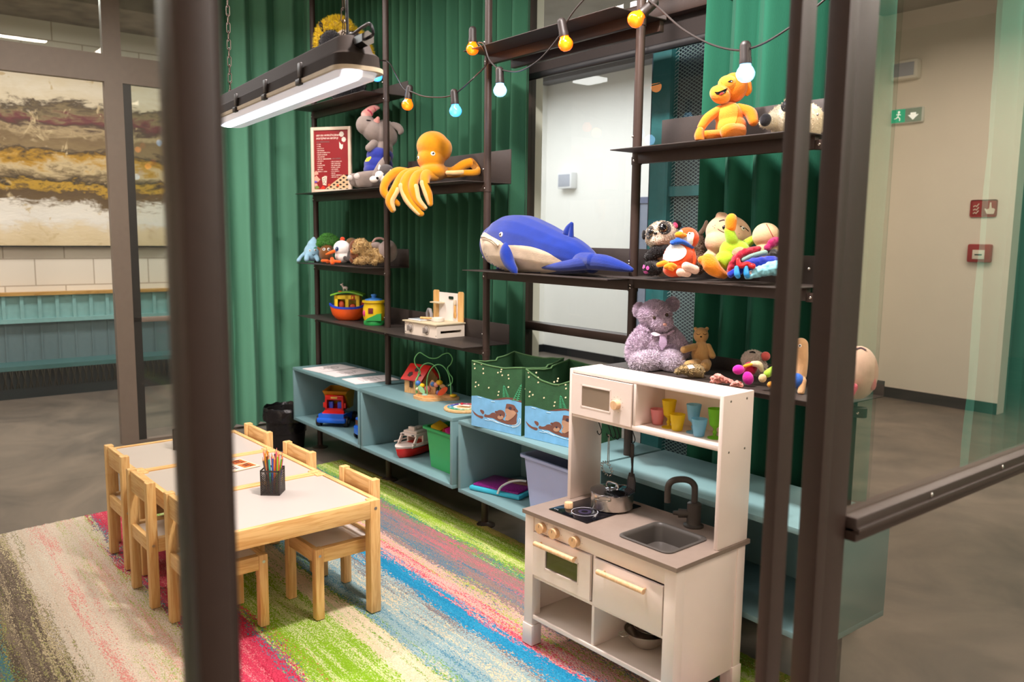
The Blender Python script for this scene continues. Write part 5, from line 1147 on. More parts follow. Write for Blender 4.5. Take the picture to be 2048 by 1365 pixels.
def squig(x, z, n, h=.0062):                # illegible list lines: rows of small uneven letter strokes
    rnd = random.Random(int(z*1e4)+n); mb = MB(); xx = x
    mb.box(xx, -.0026, z+h*.4, xx+.004, -.0020, z+h*.55); xx += .007
    for k in range(n):
        w_ = rnd.uniform(.003, .0052)
        mb.box(xx, -.0026, z, xx+.0013, -.0020, z+h)
        if rnd.random() < .7: mb.box(xx, -.0026, z+h*rnd.choice((.0, .42, .84)), xx+w_, -.0020, z+h*rnd.choice((.0, .42, .84))*0+z*0+z+h if False else z+h*.16+h*0)
        if rnd.random() < .6: mb.box(xx+w_-.0013, -.0026, z, xx+w_, -.0020, z+h)
        if rnd.random() < .8: mb.box(xx, -.0026, z+h*.8, xx+w_, -.0020, z+h)
        xx += w_+.0014
        if rnd.random() < .15: xx += .003
    return mb
for i, n in enumerate((4, 5, 7, 10, 20, 16, 12, 22, 7, 5, 9, 6, 7, 14)): squig(-.110, .308-i*.0135, n//1 if n < 12 else int(n*.8)).done('lettering', PR, NF)
nt_('DLA DZIECI:', .005, .214, .0115, GYT)
for i, n in enumerate((18, 16, 16, 14, 12, 13, 8, 19, 12)): squig(-.006, .196-i*.0125, int(n*.72)).done('lettering', PR, NF)
nt_('I INNE!', -.085, .078, .016, GYT)
def flat(poly, z0, m, name='print', par=NF, y=-.0024, th=.0006):
    mb = MB(); mb.prism(poly, 0, th, T(0, y, 0) @ R('X', 90)); return mb.done(name, m, par, False)
flat([(-.045, .026), (.09, .116), (.126, .096), (.126, .022), (-.042, .022)], 0, plas('#d9b58a', .6), 'checkerboard')
ck = MB()
for i in range(7):
    for j in range(7):
        if (i+j) % 2: continue
        cx, cz = -.03+i*.024, .022+j*.0145
        if cz < .026+(cx+.045)*.62-.008 and cx < .118 and cz > .02: ck.prism([(cx-.012, cz), (cx, cz-.007), (cx+.012, cz), (cx, cz+.007)], 0, .0004, T(0, -.0031, 0) @ R('X', 90))
ck.done('checkerboard_squares', plas('#1a1512', .6), NF, False)
for cx, cz in ((-.018, .049), (.046, .046)): flat(circ(cx, cz, .010, .008), 0, plas('#e4562a', .5), 'game_piece', y=-.0036)
for cx, cz, r in ((.078, .372, .018), (.094, .338, .017)): flat(circ(cx, cz, r, r, n=7), 0, plas('#e9dccd', .5), 'dice_drawing')
flat([(.060, .325), (.076, .306), (.088, .308), (.086, .284), (.076, .274), (.062, .284)], 0, plas('#e9dccd', .5), 'dice_drawing')
flat([(-.072, .098), (-.050, .108), (-.034, .106), (-.040, .046), (-.066, .050)], 0, plas('#e9d3bd', .5), 'dice_drawing')
for cx, cz in ((-.060, .090), (-.048, .094), (-.044, .082), (-.058, .076), (-.062, .062), (-.046, .058), (-.054, .067)): flat(circ(cx, cz, .003, .003), 0, BLACKM, 'dice_dot', y=-.0032)
flat([(-.086, .024), (-.066, .046), (-.048, .034), (-.056, .022)], 0, plas('#d5301e', .4), 'dice_drawing')
for q, c in (([(-.127, .130), (-.115, .142), (-.100, .130), (-.098, .118), (-.115, .115), (-.127, .112)], '#e6a08c'), ([(-.127, .100), (-.112, .112), (-.098, .096), (-.085, .086), (-.100, .070), (-.127, .078)], '#e8a58e'), ([(-.127, .060), (-.110, .058), (-.104, .046), (-.127, .040)], '#e09a8c'), ([(-.127, .078), (-.108, .074), (-.108, .066), (-.127, .064)], '#6a56b8'), ([(-.127, .040), (-.105, .046), (-.090, .030), (-.120, .022)], '#7d8f42')): flat(q, 0, plas(c, .5), 'figure_drawing', y=-.0028)

# ---- otter storage boxes
def otter_box(x0, x1, y0, y1, z, lab, seed, sag, rz):
    t = thing('storage_box', lab, 'box', ((x0+x1)/2, (y0+y1)/2, z), rz, 'otter printed fabric storage boxes', kind=None)
    w_, d_ = (x1-x0)/2, (y1-y0)/2; H = .315; rnd = random.Random(seed)
    def per(n=24):
        o = []
        for a, b in (((-w_, -d_), (w_, -d_)), ((w_, -d_), (w_, d_)), ((w_, d_), (-w_, d_)), ((-w_, d_), (-w_, -d_))):
            for k in range(n): o.append((a[0]+(b[0]-a[0])*k/n, a[1]+(b[1]-a[1])*k/n))
        return o
    P = per(); n = len(P)
    def topz(i):
        x, y = P[i]; c = 1-abs(x/w_) if abs(abs(y)-d_) < 1e-6 else 1-abs(y/d_); front = y < -d_+1e-6
        c = math.sin(c*PI/2); return H+(.012 if y > 0 else 0)-c*(sag if front else .014)+.004*noise.noise(Vector((x*18, y*18, seed)))
    def bulge(i, k, s=1):
        x, y = P[i]; side = i//24; nrm = ((0, -1), (1, 0), (0, 1), (-1, 0))[side]; c = math.sin(PI*(i % 24)/24)**.8
        a = (.010*noise.noise(Vector((x*9, y*9+k*2.5, seed)))+(.016*(k-.72)/.28 if k > .72 else 0)*(-1 if side in (0, 3) else 1)*rnd0[side])*c
        if side == 0: a = 0
        return (x+nrm[0]*a*s, y+nrm[1]*a*s)
    rnd0 = [rnd.uniform(.3, 1.2) for _ in range(4)]
    ks = [0, .12, .25, .4, .55, .72, .82, .9, .96, 1]
    outer = [[(*bulge(i, k), topz(i)*k) for i in range(n)] for k in ks]
    inner = [[(bulge(i, k)[0]*.975, bulge(i, k)[1]*.975, topz(i)*k+(.0 if k == 1 else 0)) for i in range(n)] for k in (1, .9, .72, .4, .1)]
    g = loft(outer+inner, True, True); gm = mat('dark_green_printed_canvas', '#2f5a38', .9, .12, 30, .5, 500)
    g.done('fabric_body', gm, t, angle=60)
    g = MB(); g.tube([(p[0]*.99, p[1]*.99, p[2]+.001) for p in outer[-1]+outer[-1][:1]], .0042, n=8, caps=False); g.done('rim_binding', mat('green_binding', '#4c6f45', .9, .05, 60), t)
    def m_(x, y):                    # artwork coordinates -> front panel
        u = (x-15)/650; yb = 1050+142*u; yt = 215+70*u; return (-w_+u*2*w_, (yb-y)/(yb-yt)*H)
    def art(name, col, pts, lay, smooth=True):
        q = [m_(*p) for p in (spline(pts, 4, True) if smooth else pts)]
        q = [(max(-w_+.0005, min(w_-.0005, a)), max(.001, b)) for a, b in q]
        mb = MB(); mb.prism(q, 0, .0003, T(0, -d_-.0002-lay*.0004, 0) @ R('X', 90)); return mb.done(name, fab(col, .2), t, False)
    art('river_print', '#6fb0dc', [(15, 1052), (15, 665), (90, 663), (150, 676), (200, 692), (300, 716), (400, 712), (500, 700), (560, 708), (600, 722), (665, 742), (665, 1192), (340, 1120)], 0, False)
    art('river_bank_print', '#6d3b2a', [(300, 716), (400, 690), (480, 678), (560, 682), (610, 705), (665, 715), (665, 742), (600, 722), (500, 700), (400, 712)], 1, False)
    OT, TA_ = '#71412f', '#b58a6c'
    art('otter_tail_print', OT, [(28, 850), (60, 880), (110, 915), (170, 930), (176, 948), (160, 962), (110, 942), (60, 908)], 1)
    art('otter_paw_print', OT, [(140, 845), (165, 850), (185, 865), (188, 890), (172, 905), (150, 885), (135, 860)], 1)
    art('otter_body_print', OT, [(200, 903), (225, 912), (262, 908), (290, 886), (330, 885), (350, 920), (420, 960), (480, 985), (560, 900), (600, 880), (615, 900), (608, 960), (605, 1020), (570, 1040), (500, 1035), (430, 1015), (360, 985), (300, 955), (195, 940)], 1)
    art('otter_head_print', OT, [(478, 765), (490, 762), (530, 765), (575, 780), (600, 820), (622, 850), (620, 870), (595, 880), (590, 905), (560, 950), (500, 975), (470, 930), (478, 900), (466, 850), (470, 800)], 2)
    art('otter_face_print', TA_, [(468, 830), (490, 826), (530, 845), (570, 850), (600, 880), (580, 920), (540, 960), (500, 985), (480, 980), (462, 965), (480, 910), (463, 870)], 3)
    art('otter_nose_print', '#2a2236', circ(527, 818, 19, 20), 4); art('otter_eye_print', '#1a1210', circ(578, 832, 8, 6), 4)
    art('otter_pup_print', OT, circ(400, 905, 62, 60), 2); art('otter_pup_ear_print', OT, circ(345, 872, 16, 14), 2); art('otter_pup_face_print', TA_, circ(403, 942, 38, 28), 3); art('otter_pup_nose_print', '#2a2236', circ(404, 915, 13, 12), 4)
    for fx, fy, fh, fw, ln in ((470, 675, 155, 52, -28), (590, 715, 215, 46, 72)):
        mb = MB()
        for k in range(8):
            f = k/8; cx, cy = fx+ln*f, fy-fh*f; ww = fw*(1-f*.8)
            for s in (-1, 1):
                a, b, c, e = m_(cx, cy), m_(cx+s*ww*.5, cy+4-ww*.12+fh*.05*0), m_(cx+s*ww, cy+10*s*0+4), m_(cx+s*ww*.5, cy-fh*.085)
                mb.prism([a, b, c, e] if s > 0 else [a, e, c, b], 0, .0003, T(0, -d_-.0011, 0) @ R('X', 90))
        tip = [m_(fx+ln*.9, fy-fh*.86), m_(fx+ln*.9+7, fy-fh*.92), m_(fx+ln*1.02, fy-fh*1.04), m_(fx+ln*.9-7, fy-fh*.92)]
        mb.prism(tip, 0, .0003, T(0, -d_-.0011, 0) @ R('X', 90)); mb.done('fern_print', fab('#3fae7a', .2), t, False)
    mb = MB()
    for x, y in ((55, 255), (60, 310), (150, 252), (172, 312), (175, 370), (365, 355), (410, 310), (402, 342), (420, 388), (497, 382), (503, 428), (75, 490), (112, 525), (70, 545), (248, 556), (500, 540), (378, 605), (370, 650)):
        q = [m_(x+dx_, y+dy_) for dx_, dy_ in circ(0, 0, 10, 12, 30, 7)]
        mb.prism(q, 0, .0003, T(0, -d_-.0010, 0) @ R('X', 90))
    for k in range(26): 
        yy, zz = rnd.uniform(-d_+.02, d_-.02), rnd.uniform(.02, H-.06); mb.ell((w_, yy, zz), (.008, .0035, .004), u=8, v=6)
    mb.done('blossom_print', fab('#e9dfb4', .2), t, False)
    mb = MB()
    for rr_, a0, a1, cx, cy in ((95, -30, 110, 560, 985), (80, -20, 100, 555, 980), (110, -20, 95, 555, 985)):
        q = [m_(cx+rr_*math.cos(math.radians(a)), cy+rr_*.82*math.sin(math.radians(a))) for a in range(a0, a1, 8)]
        mb = MB(); mb.tube([(a, -d_-.0012, b) for a, b in q if a < w_-.002], .0011, n=5); mb.done('ripple_print', fab('#d5ecf6', .2), t, False)
    for pts in ([(200, 975), (260, 985), (300, 975), (360, 1005), (440, 1035), (520, 1060)], [(230, 955), (300, 990), (380, 1022)], [(100, 680), (150, 692)], [(280, 735), (330, 740)]):
        mb = MB(); mb.tube([(a, -d_-.0012, b) for a, b in [m_(*p) for p in spline(pts, 4)]], .0009, n=5); mb.done('ripple_print', fab('#d5ecf6', .2), t, False)
    return t
otter_box(-3.188, -2.872, 2.273, 2.583, .6035, 'dark green fabric storage box printed with otters, left of the two', 3, .014, .187)
otter_box(-2.848, -2.532, 2.328, 2.638, .6035, 'dark green fabric storage box printed with otters, right one with a sagging rim', 8, .050, .155)

# ---- plastic tubs
def tub(x0, x1, y0, y1, z, h, lab, col, name='plastic_tub', rim=.018):
    t = thing(name, lab, 'bin', ((x0+x1)/2, (y0+y1)/2, z)); w_, d_ = (x1-x0)/2, (y1-y0)/2; k = .88
    def L_(s, zz, r=.03): return rrect(-w_*s, -d_*s, w_*s, d_*s, r, zz)
    g = loft([L_(k, 0), L_(1, h-.015), L_(1.0, h-.012), L_(1+rim/w_*1.0, h-.012), L_(1+rim/w_, h), L_(.985, h), L_(k-.02, .006)], True, True); g.done('tub_body', plas(col, .35), t, angle=40); return t
tub(-3.735, -3.415, 2.345, 2.60, .2565, .222, 'green plastic tub with coloured blocks in the middle cubby', '#3cb063')
BLK_ = [('yellow', '#e2b41a', (-3.655, 2.39, .468), (.35, .35, .2)), ('crimson', '#c0202f', (-3.57, 2.40, .455), (0, .5, .3)), ('magenta', '#d41f8c', (-3.515, 2.385, .470), (.4, .7, 0)), ('yellow', '#e8bf22', (-3.47, 2.40, .452), (.2, .3, .5)), ('pink', '#e05cae', (-3.60, 2.48, .462), (.2, .2, .8)), ('orange', '#e8792a', (-3.52, 2.49, .466), (.5, .1, .1))]
for nm, c, p, r in BLK_:
    g = MB(); g.box(-.034, -.034, -.026, .034, .034, .026, bev=.004); o = g.done('building_block', plas(c, .35)); o.location = p; o.rotation_euler = r
    tag(o, nm+' foam building block heaped '+{'yellow': 'at the %s of the green tub' % ('left' if p[0] < -3.6 else 'right front'), 'crimson': 'beside the yellow one in the green tub', 'magenta': 'at the front right in the green tub', 'pink': 'in the rear left of the green tub', 'orange': 'in the rear right of the green tub'}[nm], 'block', 'blocks in the green tub')
tub(-2.845, -2.375, 2.31, 2.60, .2565, .265, 'tall lavender plastic tub inside the cubby under the otter boxes', '#a7b2d6')

# ---- drawing board in the cubby
db = thing('drawing_board', 'purple glittery magnetic drawing board with cyan edge and white handle', 'drawing board', (-3.12, 2.43, .2565), .32)
B(-.15, -.105, 0, .15, .105, .024, bev=.01).done('tray', plas('#3fb6d0', .35), db)
g = MB(); g.box(-.135, -.092, .022, .135, .095, .034, bev=.006); g.done('cover', mat('purple_glitter', '#7a1f72', .3, .5, 120), db)
g = MB(); g.tube(spline([(.03, -.11, .016), (.045, -.105, .050), (.085, -.09, .078), (.13, -.075, .090), (.16, -.06, .088)], 6), .010, n=10, flat=.5); g.done('handle', plas('#d9d4cc', .4), db)
g = MB(); g.ell((.06, .05, .036), (.08, .03, .012)); g.done('wooden_brush', plas('#6d4a3e', .6), db)

# ---- dump truck
p = base(663, 852, .2565); p = Vector((-4.925, 2.405, .2565)); DT = thing('toy_dump_truck', 'red, blue and yellow plastic dump truck facing out of the left cubby', 'toy truck', p, YAW-.12)
RP, BP, YP = plas('#d9221a', .25), plas('#1b64d8', .25), plas('#e8a50e', .3)
g = MB(); g.prism([(-.115, .0), (.13, 0), (.13, .035), (.0, .05), (-.115, .06)], -.085, .085, T(0, 0, .028) @ Matrix.Rotation(PI/2, 4, 'Z') @ R('X', 90)); g.done('chassis', BP, DT)
g = MB(); g.box(-.098, -.122, .028, .098, -.075, .062, bev=.012); g.done('bumper', BP, DT)
g = MB(); g.add([(-.088, -.115, .062), (.088, -.115, .062), (.062, -.04, .105), (-.062, -.04, .105), (-.088, -.05, .062), (.088, -.05, .062)], [(0, 1, 2, 3), (0, 3, 4), (1, 5, 2), (0, 4, 5, 1), (3, 2, 5, 4)]); g.done('bonnet', RP, DT, False)
g = MB(); g.box(-.063, -.05, .10, -.05, .03, .172); g.box(.05, -.05, .10, .063, .03, .172); g.box(-.063, -.05, .168, .063, .03, .200, bev=.006); g.box(-.063, .02, .10, .063, .03, .17); g.box(-.063, -.05, .095, .063, -.035, .112); g.done('cab', RP, DT)
g = MB(); g.box(-.045, -.03, .10, -.015, -.01, .155, bev=.004); g.box(.015, -.03, .10, .045, -.01, .155, bev=.004); g.done('seats', plas('#3550c8', .3), DT)
B(-.022, -.053, .178, .022, -.049, .191, bev=.002).done('roof_badge', plas('#e0b450', .4), DT)
g = MB(); g.add([(-.045, -.106, .070), (.045, -.106, .070), (.035, -.080, .084), (-.035, -.080, .084)], [(0, 1, 2, 3)]); bmesh.ops.solidify(g.b, geom=g.b.faces, thickness=.003); g.done('grille', plas('#3f7be0', .3), DT)
g = MB(); g.add([(-.085, -.035, .225), (.085, -.035, .225), (.085, .13, .235), (-.085, .13, .235), (-.075, .04, .10), (.075, .04, .10), (.075, .12, .10), (-.075, .12, .10), (-.075, -.03, .205), (.075, -.03, .205)], [(0, 1, 9, 8), (8, 9, 5, 4), (4, 5, 6, 7), (3, 7, 6, 2), (0, 8, 4, 7, 3), (1, 2, 6, 5, 9)]); bmesh.ops.solidify(g.b, geom=g.b.faces, thickness=.006); g.done('dump_bed', YP, DT, False)
for x, y in ((-.092, -.075), (.092, -.075), (-.092, .09), (.092, .09)):
    g = MB(); g.cyl((x-.014, y, .034), (x+.014, y, .034), .034, n=28); wl = g.done('wheel', plas('#19171a', .5), DT); g = MB(); g.cyl((x-.016, y, .034), (x+.016, y, .034), .013); g.done('hub_cap', plas('#8b8f98', .4), wl)
for x in (-.07, .07): B(x-.007, -.045, .115, x+.007, -.03, .15, bev=.003).done('mirror', RP, DT)
# small blue vehicle beside it
bc = thing('toy_car', 'blue plastic toy vehicle half hidden at the right of the left cubby', 'toy car', (-4.425, 2.36, .2565), PI/2-.1)
g = MB(); g.box(-.06, -.07, .03, .06, .07, .085, bev=.01); g.box(-.055, -.055, .08, .02, .055, .14, bev=.012); g.done('car_body', BP, bc)
g = MB(); g.box(-.057, -.04, .095, -.052, .04, .125); g.done('window', plas('#5a3524', .4), bc)
for x, y in ((-.035, -.065), (-.035, .065), (.035, -.065), (.035, .065)):
    g = MB(); g.cyl((x, y-.01, .022), (x, y+.01, .022), .022, n=20); g.done('wheel', plas('#19171a', .5), bc)

# ---- toy ship
SP = thing('toy_ship', 'white and red plastic toy ship pointing out of the middle cubby', 'toy boat', (-3.975, 2.405, .2565), .34); SP.scale = (1.45, 1.15, 1.2)
def hull(g, L0, L1, beam, h, z0, bow=.45, n=14, sheer=.0):
    """pointed hull along -y"""
    loops = []
    for zf, ws, bs in ((0, .62, .80), (.35, .86, .93), (1, 1, 1)):
        pts = []
        for i in range(n+1):
            f = i/n; y = L1+(L0-L1)*f*1.0; y = L1*1.0+(-(L1-L0))*f*bs if False else L1+(L0*bs-L1)*f
            w_ = beam*ws*(1 if f < 1-bow else math.cos((f-(1-bow))/bow*PI/2)**.8); pts.append((w_, y, z0+h*zf+sheer*f*f*zf))
        loops.append([(-a, b, c) for a, b, c in pts]+[(a, b, c) for a, b, c in pts[::-1]])
    return loops
g = loft(hull(None, -.115, .135, .048, .038, .0, sheer=.008), True, True); g.done('hull', RP, SP, angle=50)
WP = plas('#ecdcd2', .35)
g = loft(hull(None, -.120, .135, .050, .012, .038, sheer=.008), True, True); g.done('deck', WP, SP, angle=50)
g = MB()
for x in (-.038, .038): g.add([(x-.003, -.055, .045), (x+.003, -.055, .045), (x+.003, -.02, .095), (x-.003, -.02, .095), (x-.003, -.035, .045), (x+.003, -.035, .045), (x+.003, -.005, .095), (x-.003, -.005, .095)], [(0, 1, 2, 3), (4, 7, 6, 5), (0, 3, 7, 4), (1, 5, 6, 2), (0, 4, 5, 1), (3, 2, 6, 7)])
g.box(-.041, -.025, .092, .041, .11, .104, bev=.003); g.box(-.034, -.01, .104, .034, .095, .116, bev=.004); g.box(-.016, .0, .114, .016, .02, .134, bev=.003); g.box(-.012, .03, .114, .012, .08, .128, bev=.003)
for x in (-.041, .035): g.box(x, .03, .048, x+.006, .11, .094)
g.box(-.041, .10, .048, .041, .112, .094); g.done('cabin', WP, SP)
B(-.034, -.035, .046, .034, .10, .052).done('interior', plas('#d8301a', .3), SP)
g = MB(); g.tube([(-.050, .13, .062), (-.050, -.02, .064), (-.045, -.06, .068)], .003, n=6); g.tube([(.050, .13, .062), (.050, -.02, .064), (.045, -.06, .068)], .003, n=6); g.ell((.046, .12, .082), (.008, .008, .010)); g.done('railing', WP, SP)
g = MB()
for x in (-.025, .025): g.box(x-.006, -.027, .096, x+.006, -.024, .101)
g.done('cabin_light', BLACKM, SP)

# ---- shape sorter house, bead maze, clock puzzle on the middle cubby
WN = wood('light_wood', '#e2b27a', '#cf9a5e', 2, .5, 8)
HS = thing('shape_sorter_house', 'small wooden shape sorter house with red roof behind the bead maze', 'toy house', (-4.02, 2.50, .6035), .25)
g = MB(); g.prism([(-.065, 0), (.065, 0), (.065, .085), (0, .150), (-.065, .085)], -.07, .07, Matrix.Rotation(PI/2, 4, 'Z') @ R('X', 90)); g.done('walls', WN, HS, False)
for s in (-1, 1):
    g = MB(); m4 = T(0, 0, .158) @ Matrix.Rotation(s*math.radians(45), 4, 'X'); g.box(-.082, 0 if s < 0 else -.115, -.004, .082, .115 if s < 0 else 0, .006, mtx=m4, bev=.001); rf = g.done('roof_panel', plas('#d2281e', .4), HS)
    if s > 0:
        for x, y, k in ((-.03, -.075, 5), (.04, -.075, 3), (.0, -.035, 6)):
            g = MB(); g.prism(circ(x, y, .020, .020, n=k), .0055, .0066, m4); g.done('shape_hole', plas('#34241c', .7), rf, False)
g = MB(); g.prism(circ(0, .05, .020, .030), 0, .002, T(-.0705, 0, 0) @ Matrix.Rotation(-PI/2, 4, 'Z') @ R('X', 90)); g.done('door_print', plas('#bcd3e0', .5), HS, False)
g = MB(); g.box(-.025, -.0712, .035, .0, -.069, .075); g.done('window_print', plas('#3a2a20', .6), HS)
BM = thing('bead_maze', 'wooden bead maze with green looping wires and coloured shapes', 'toy', (-3.805, 2.455, .6035), YAW-.1, scale=1.22)
g = MB(); out = []
for i in range(60):
    a = 2*PI*i/60; r = .098+.010*math.cos(4*a+.4)+.008*math.cos(3*a); out.append((r*math.cos(a), r*.62*math.sin(a)))
g.prism(out, 0, .013); g.prism([(x*.9, y*.85+.006) for x, y in out], .013, .022); g.done('base', wood('maze_wood', '#e3b27c', '#cc955a', 0, .5, 8), BM)
GW = plas('#74c27a', .35)
for i, pts in enumerate(([(-.085, 0, .02), (-.088, 0, .08), (-.075, .005, .105), (-.068, .006, .125), (-.090, .006, .155), (-.093, .004, .185), (-.070, .0, .212), (-.045, .0, .200), (-.02, .0, .188), (.012, .0, .190), (.040, .0, .208), (.066, .0, .212), (.082, .0, .19), (.076, .0, .165), (.060, .0, .145), (.068, .0, .12), (.082, .0, .10), (.080, 0, .075), (.062, 0, .062)],
                        [(-.085, .02, .02), (-.082, .02, .10), (-.065, .02, .145), (-.035, .02, .162), (-.005, .02, .150), (.018, .02, .11), (.022, .02, .06), (.018, .02, .02)],
                        [(-.03, -.02, .02), (-.032, -.02, .08), (-.022, -.02, .125), (.005, -.02, .158), (.035, -.02, .160), (.06, -.02, .135), (.075, -.02, .09), (.080, -.02, .02)])):
    g = MB(); g.tube(spline(pts, 8), .0024, n=10); g.done('wire', GW, BM)
for x, y, z, r, c in ((-.075, -.01, .072, (.0125,)*3, '#3f73b8'), (-.056, -.01, .062, (.013, .013, .010), '#e8b81c'), (-.034, .0, .045, (.015, .012, .015), '#e08a7e'), (-.078, -.01, .045, (.008, .008, .008), '#e3c9a5'), (-.010, .01, .066, (.012,)*3, '#4f7fc0'), (.008, .0, .066, (.012,)*3, '#e79a8e'), (.022, .0, .076, (.016, .016, .012), '#e2ac18'), (.018, -.01, .030, (.010, .010, .012), '#7a6c98'), (.088, -.015, .020, (.016, .016, .008), '#dcae1c'), (-.040, -.03, .020, (.015, .012, .009), '#7fa392')):
    g = MB(); g.ell((x, y, z), r); g.done('bead', plas(c, .3), BM)
for x, z, a, l, w_, c in ((-.056, .045, 50, .022, .010, '#93c692'), (.042, .040, -42, .028, .013, '#e2501a'), (.036, .056, 30, .017, .010, '#e6bc92'), (-.012, .045, 0, .016, .040, '#dba873'), (.066, .045, 0, .019, .026, '#1f4d3c')):
    g = MB(); g.prism(circ(0, 0, l, w_, n=16), -.005, .005, T(x, -.022 if z < .05 and a else .012, z) @ Matrix.Rotation(math.radians(a), 4, 'Y') @ R('X', 90)); g.done('wooden_shape', plas(c, .4), BM)
CK = thing('clock_puzzle', 'round wooden clock puzzle with a rainbow number ring lying flat', 'toy clock', (-3.475, 2.425, .6035), .5)
g = MB(); g.lathe([(0, 0), (.103, 0), (.106, .003), (.106, .011), (.103, .014), (0, .014)], 48); g.done('disc', wood('clock_wood', '#e2b884', '#cf9f66', 0, .5, 6), CK)
cols = ['#d8c35a', '#e0a63a', '#d4765a', '#b85a7e', '#6d4a96', '#4d55a8', '#4a86b4', '#4fa0a0', '#4a9a78', '#7aa886', '#a9b98a', '#c9c27a']
for i, c in enumerate(cols):
    a0, a1 = 2*PI*i/12+.02, 2*PI*(i+1)/12-.02; q = [(.088*math.cos(a0+(a1-a0)*k/4), .088*math.sin(a0+(a1-a0)*k/4)) for k in range(5)]+[(.058*math.cos(a1-(a1-a0)*k/4), .058*math.sin(a1-(a1-a0)*k/4)) for k in range(5)]
    g = MB(); g.prism(q, .0142, .0165); sg = g.done('number_piece', plas(c, .45), CK, False); am = (a0+a1)/2
    textmesh(str(12-i), .018, WHT, T(.073*math.cos(am)-.006, .073*math.sin(am)-.006, .0167), sg, 'number', .0002)
g = MB(); g.lathe([(.040, .0142), (.040, .0150), (.056, .0150), (.056, .0142)], 40); g.done('white_ring', plas('#ece2d4', .5), CK)
g = MB(); g.box(-.030, -.007, .018, .035, .007, .026, bev=.004); g.done('clock_hand', plas('#ece4dc', .4), CK); g = MB(); g.ell((-.012, 0, .030), (.009, .009, .006)); g.done('hand_knob', plas('#c0283a', .3), CK)

# ---- papers on the left cubby
PAP = mat('white_paper', '#f0e6e4', .8, .02, 10)
for i, (x, y, a, lab) in enumerate(((-5.09, 2.44, .12, 'white printed sheet at the left end on the teal cubby'), (-4.86, 2.46, .05, 'white printed sheet in the middle of three on the teal cubby'), (-4.545, 2.455, -.06, 'white printed sheet with a drawing at the right of three on the cubby'))):
    t = thing('paper_sheet', lab, 'paper', (x, y, .6035), a+PI/2, 'sheets of paper on the left cubby')
    g = MB(); g.box(-.148, -.105, 0, .148, .105, .0035); g.done('sheet', PAP, t)
    g = MB(); rnd = random.Random(i)
    for k in range(9):
        q = [(-.06+.015*k+rnd.uniform(-.012, .012)*j, rnd.uniform(-.07, .07), .0037) for j in range(3)]; g.tube(q, .0007, n=4)
    g.done('printed_drawing', plas('#5d5553', .7), t)
# ---- paper card on the middle table
t = thing('printed_card', 'square printed card with orange and black pattern on the middle table', 'card', tl(-.82, -.262, .4705), TA+.15)
g = MB(); g.box(-.085, -.075, 0, .085, .075, .002); g.box(-.08, -.07, .002, .088, .078, .0035); g.done('card', mat('beige_card', '#e6cfae', .6), t)
for i in range(4):
    x, y = ((-.07, -.06), (.005, -.06), (-.07, .01), (.005, .01))[i]; g = MB(); g.box(x, y, .0036, x+.065, y+.06, .0041); pn = g.done('printed_square', plas(('#ead9cf', '#ead9cf', '#c9622a', '#d0682c')[i], .6), t)
    g = MB(); g.tube([(x+.01+.045*k/12, y+.03+.02*math.sin(k*1.3), .0044) for k in range(13)], .0014, n=5); g.done('swirl_print', plas('#4a2318', .6), pn)

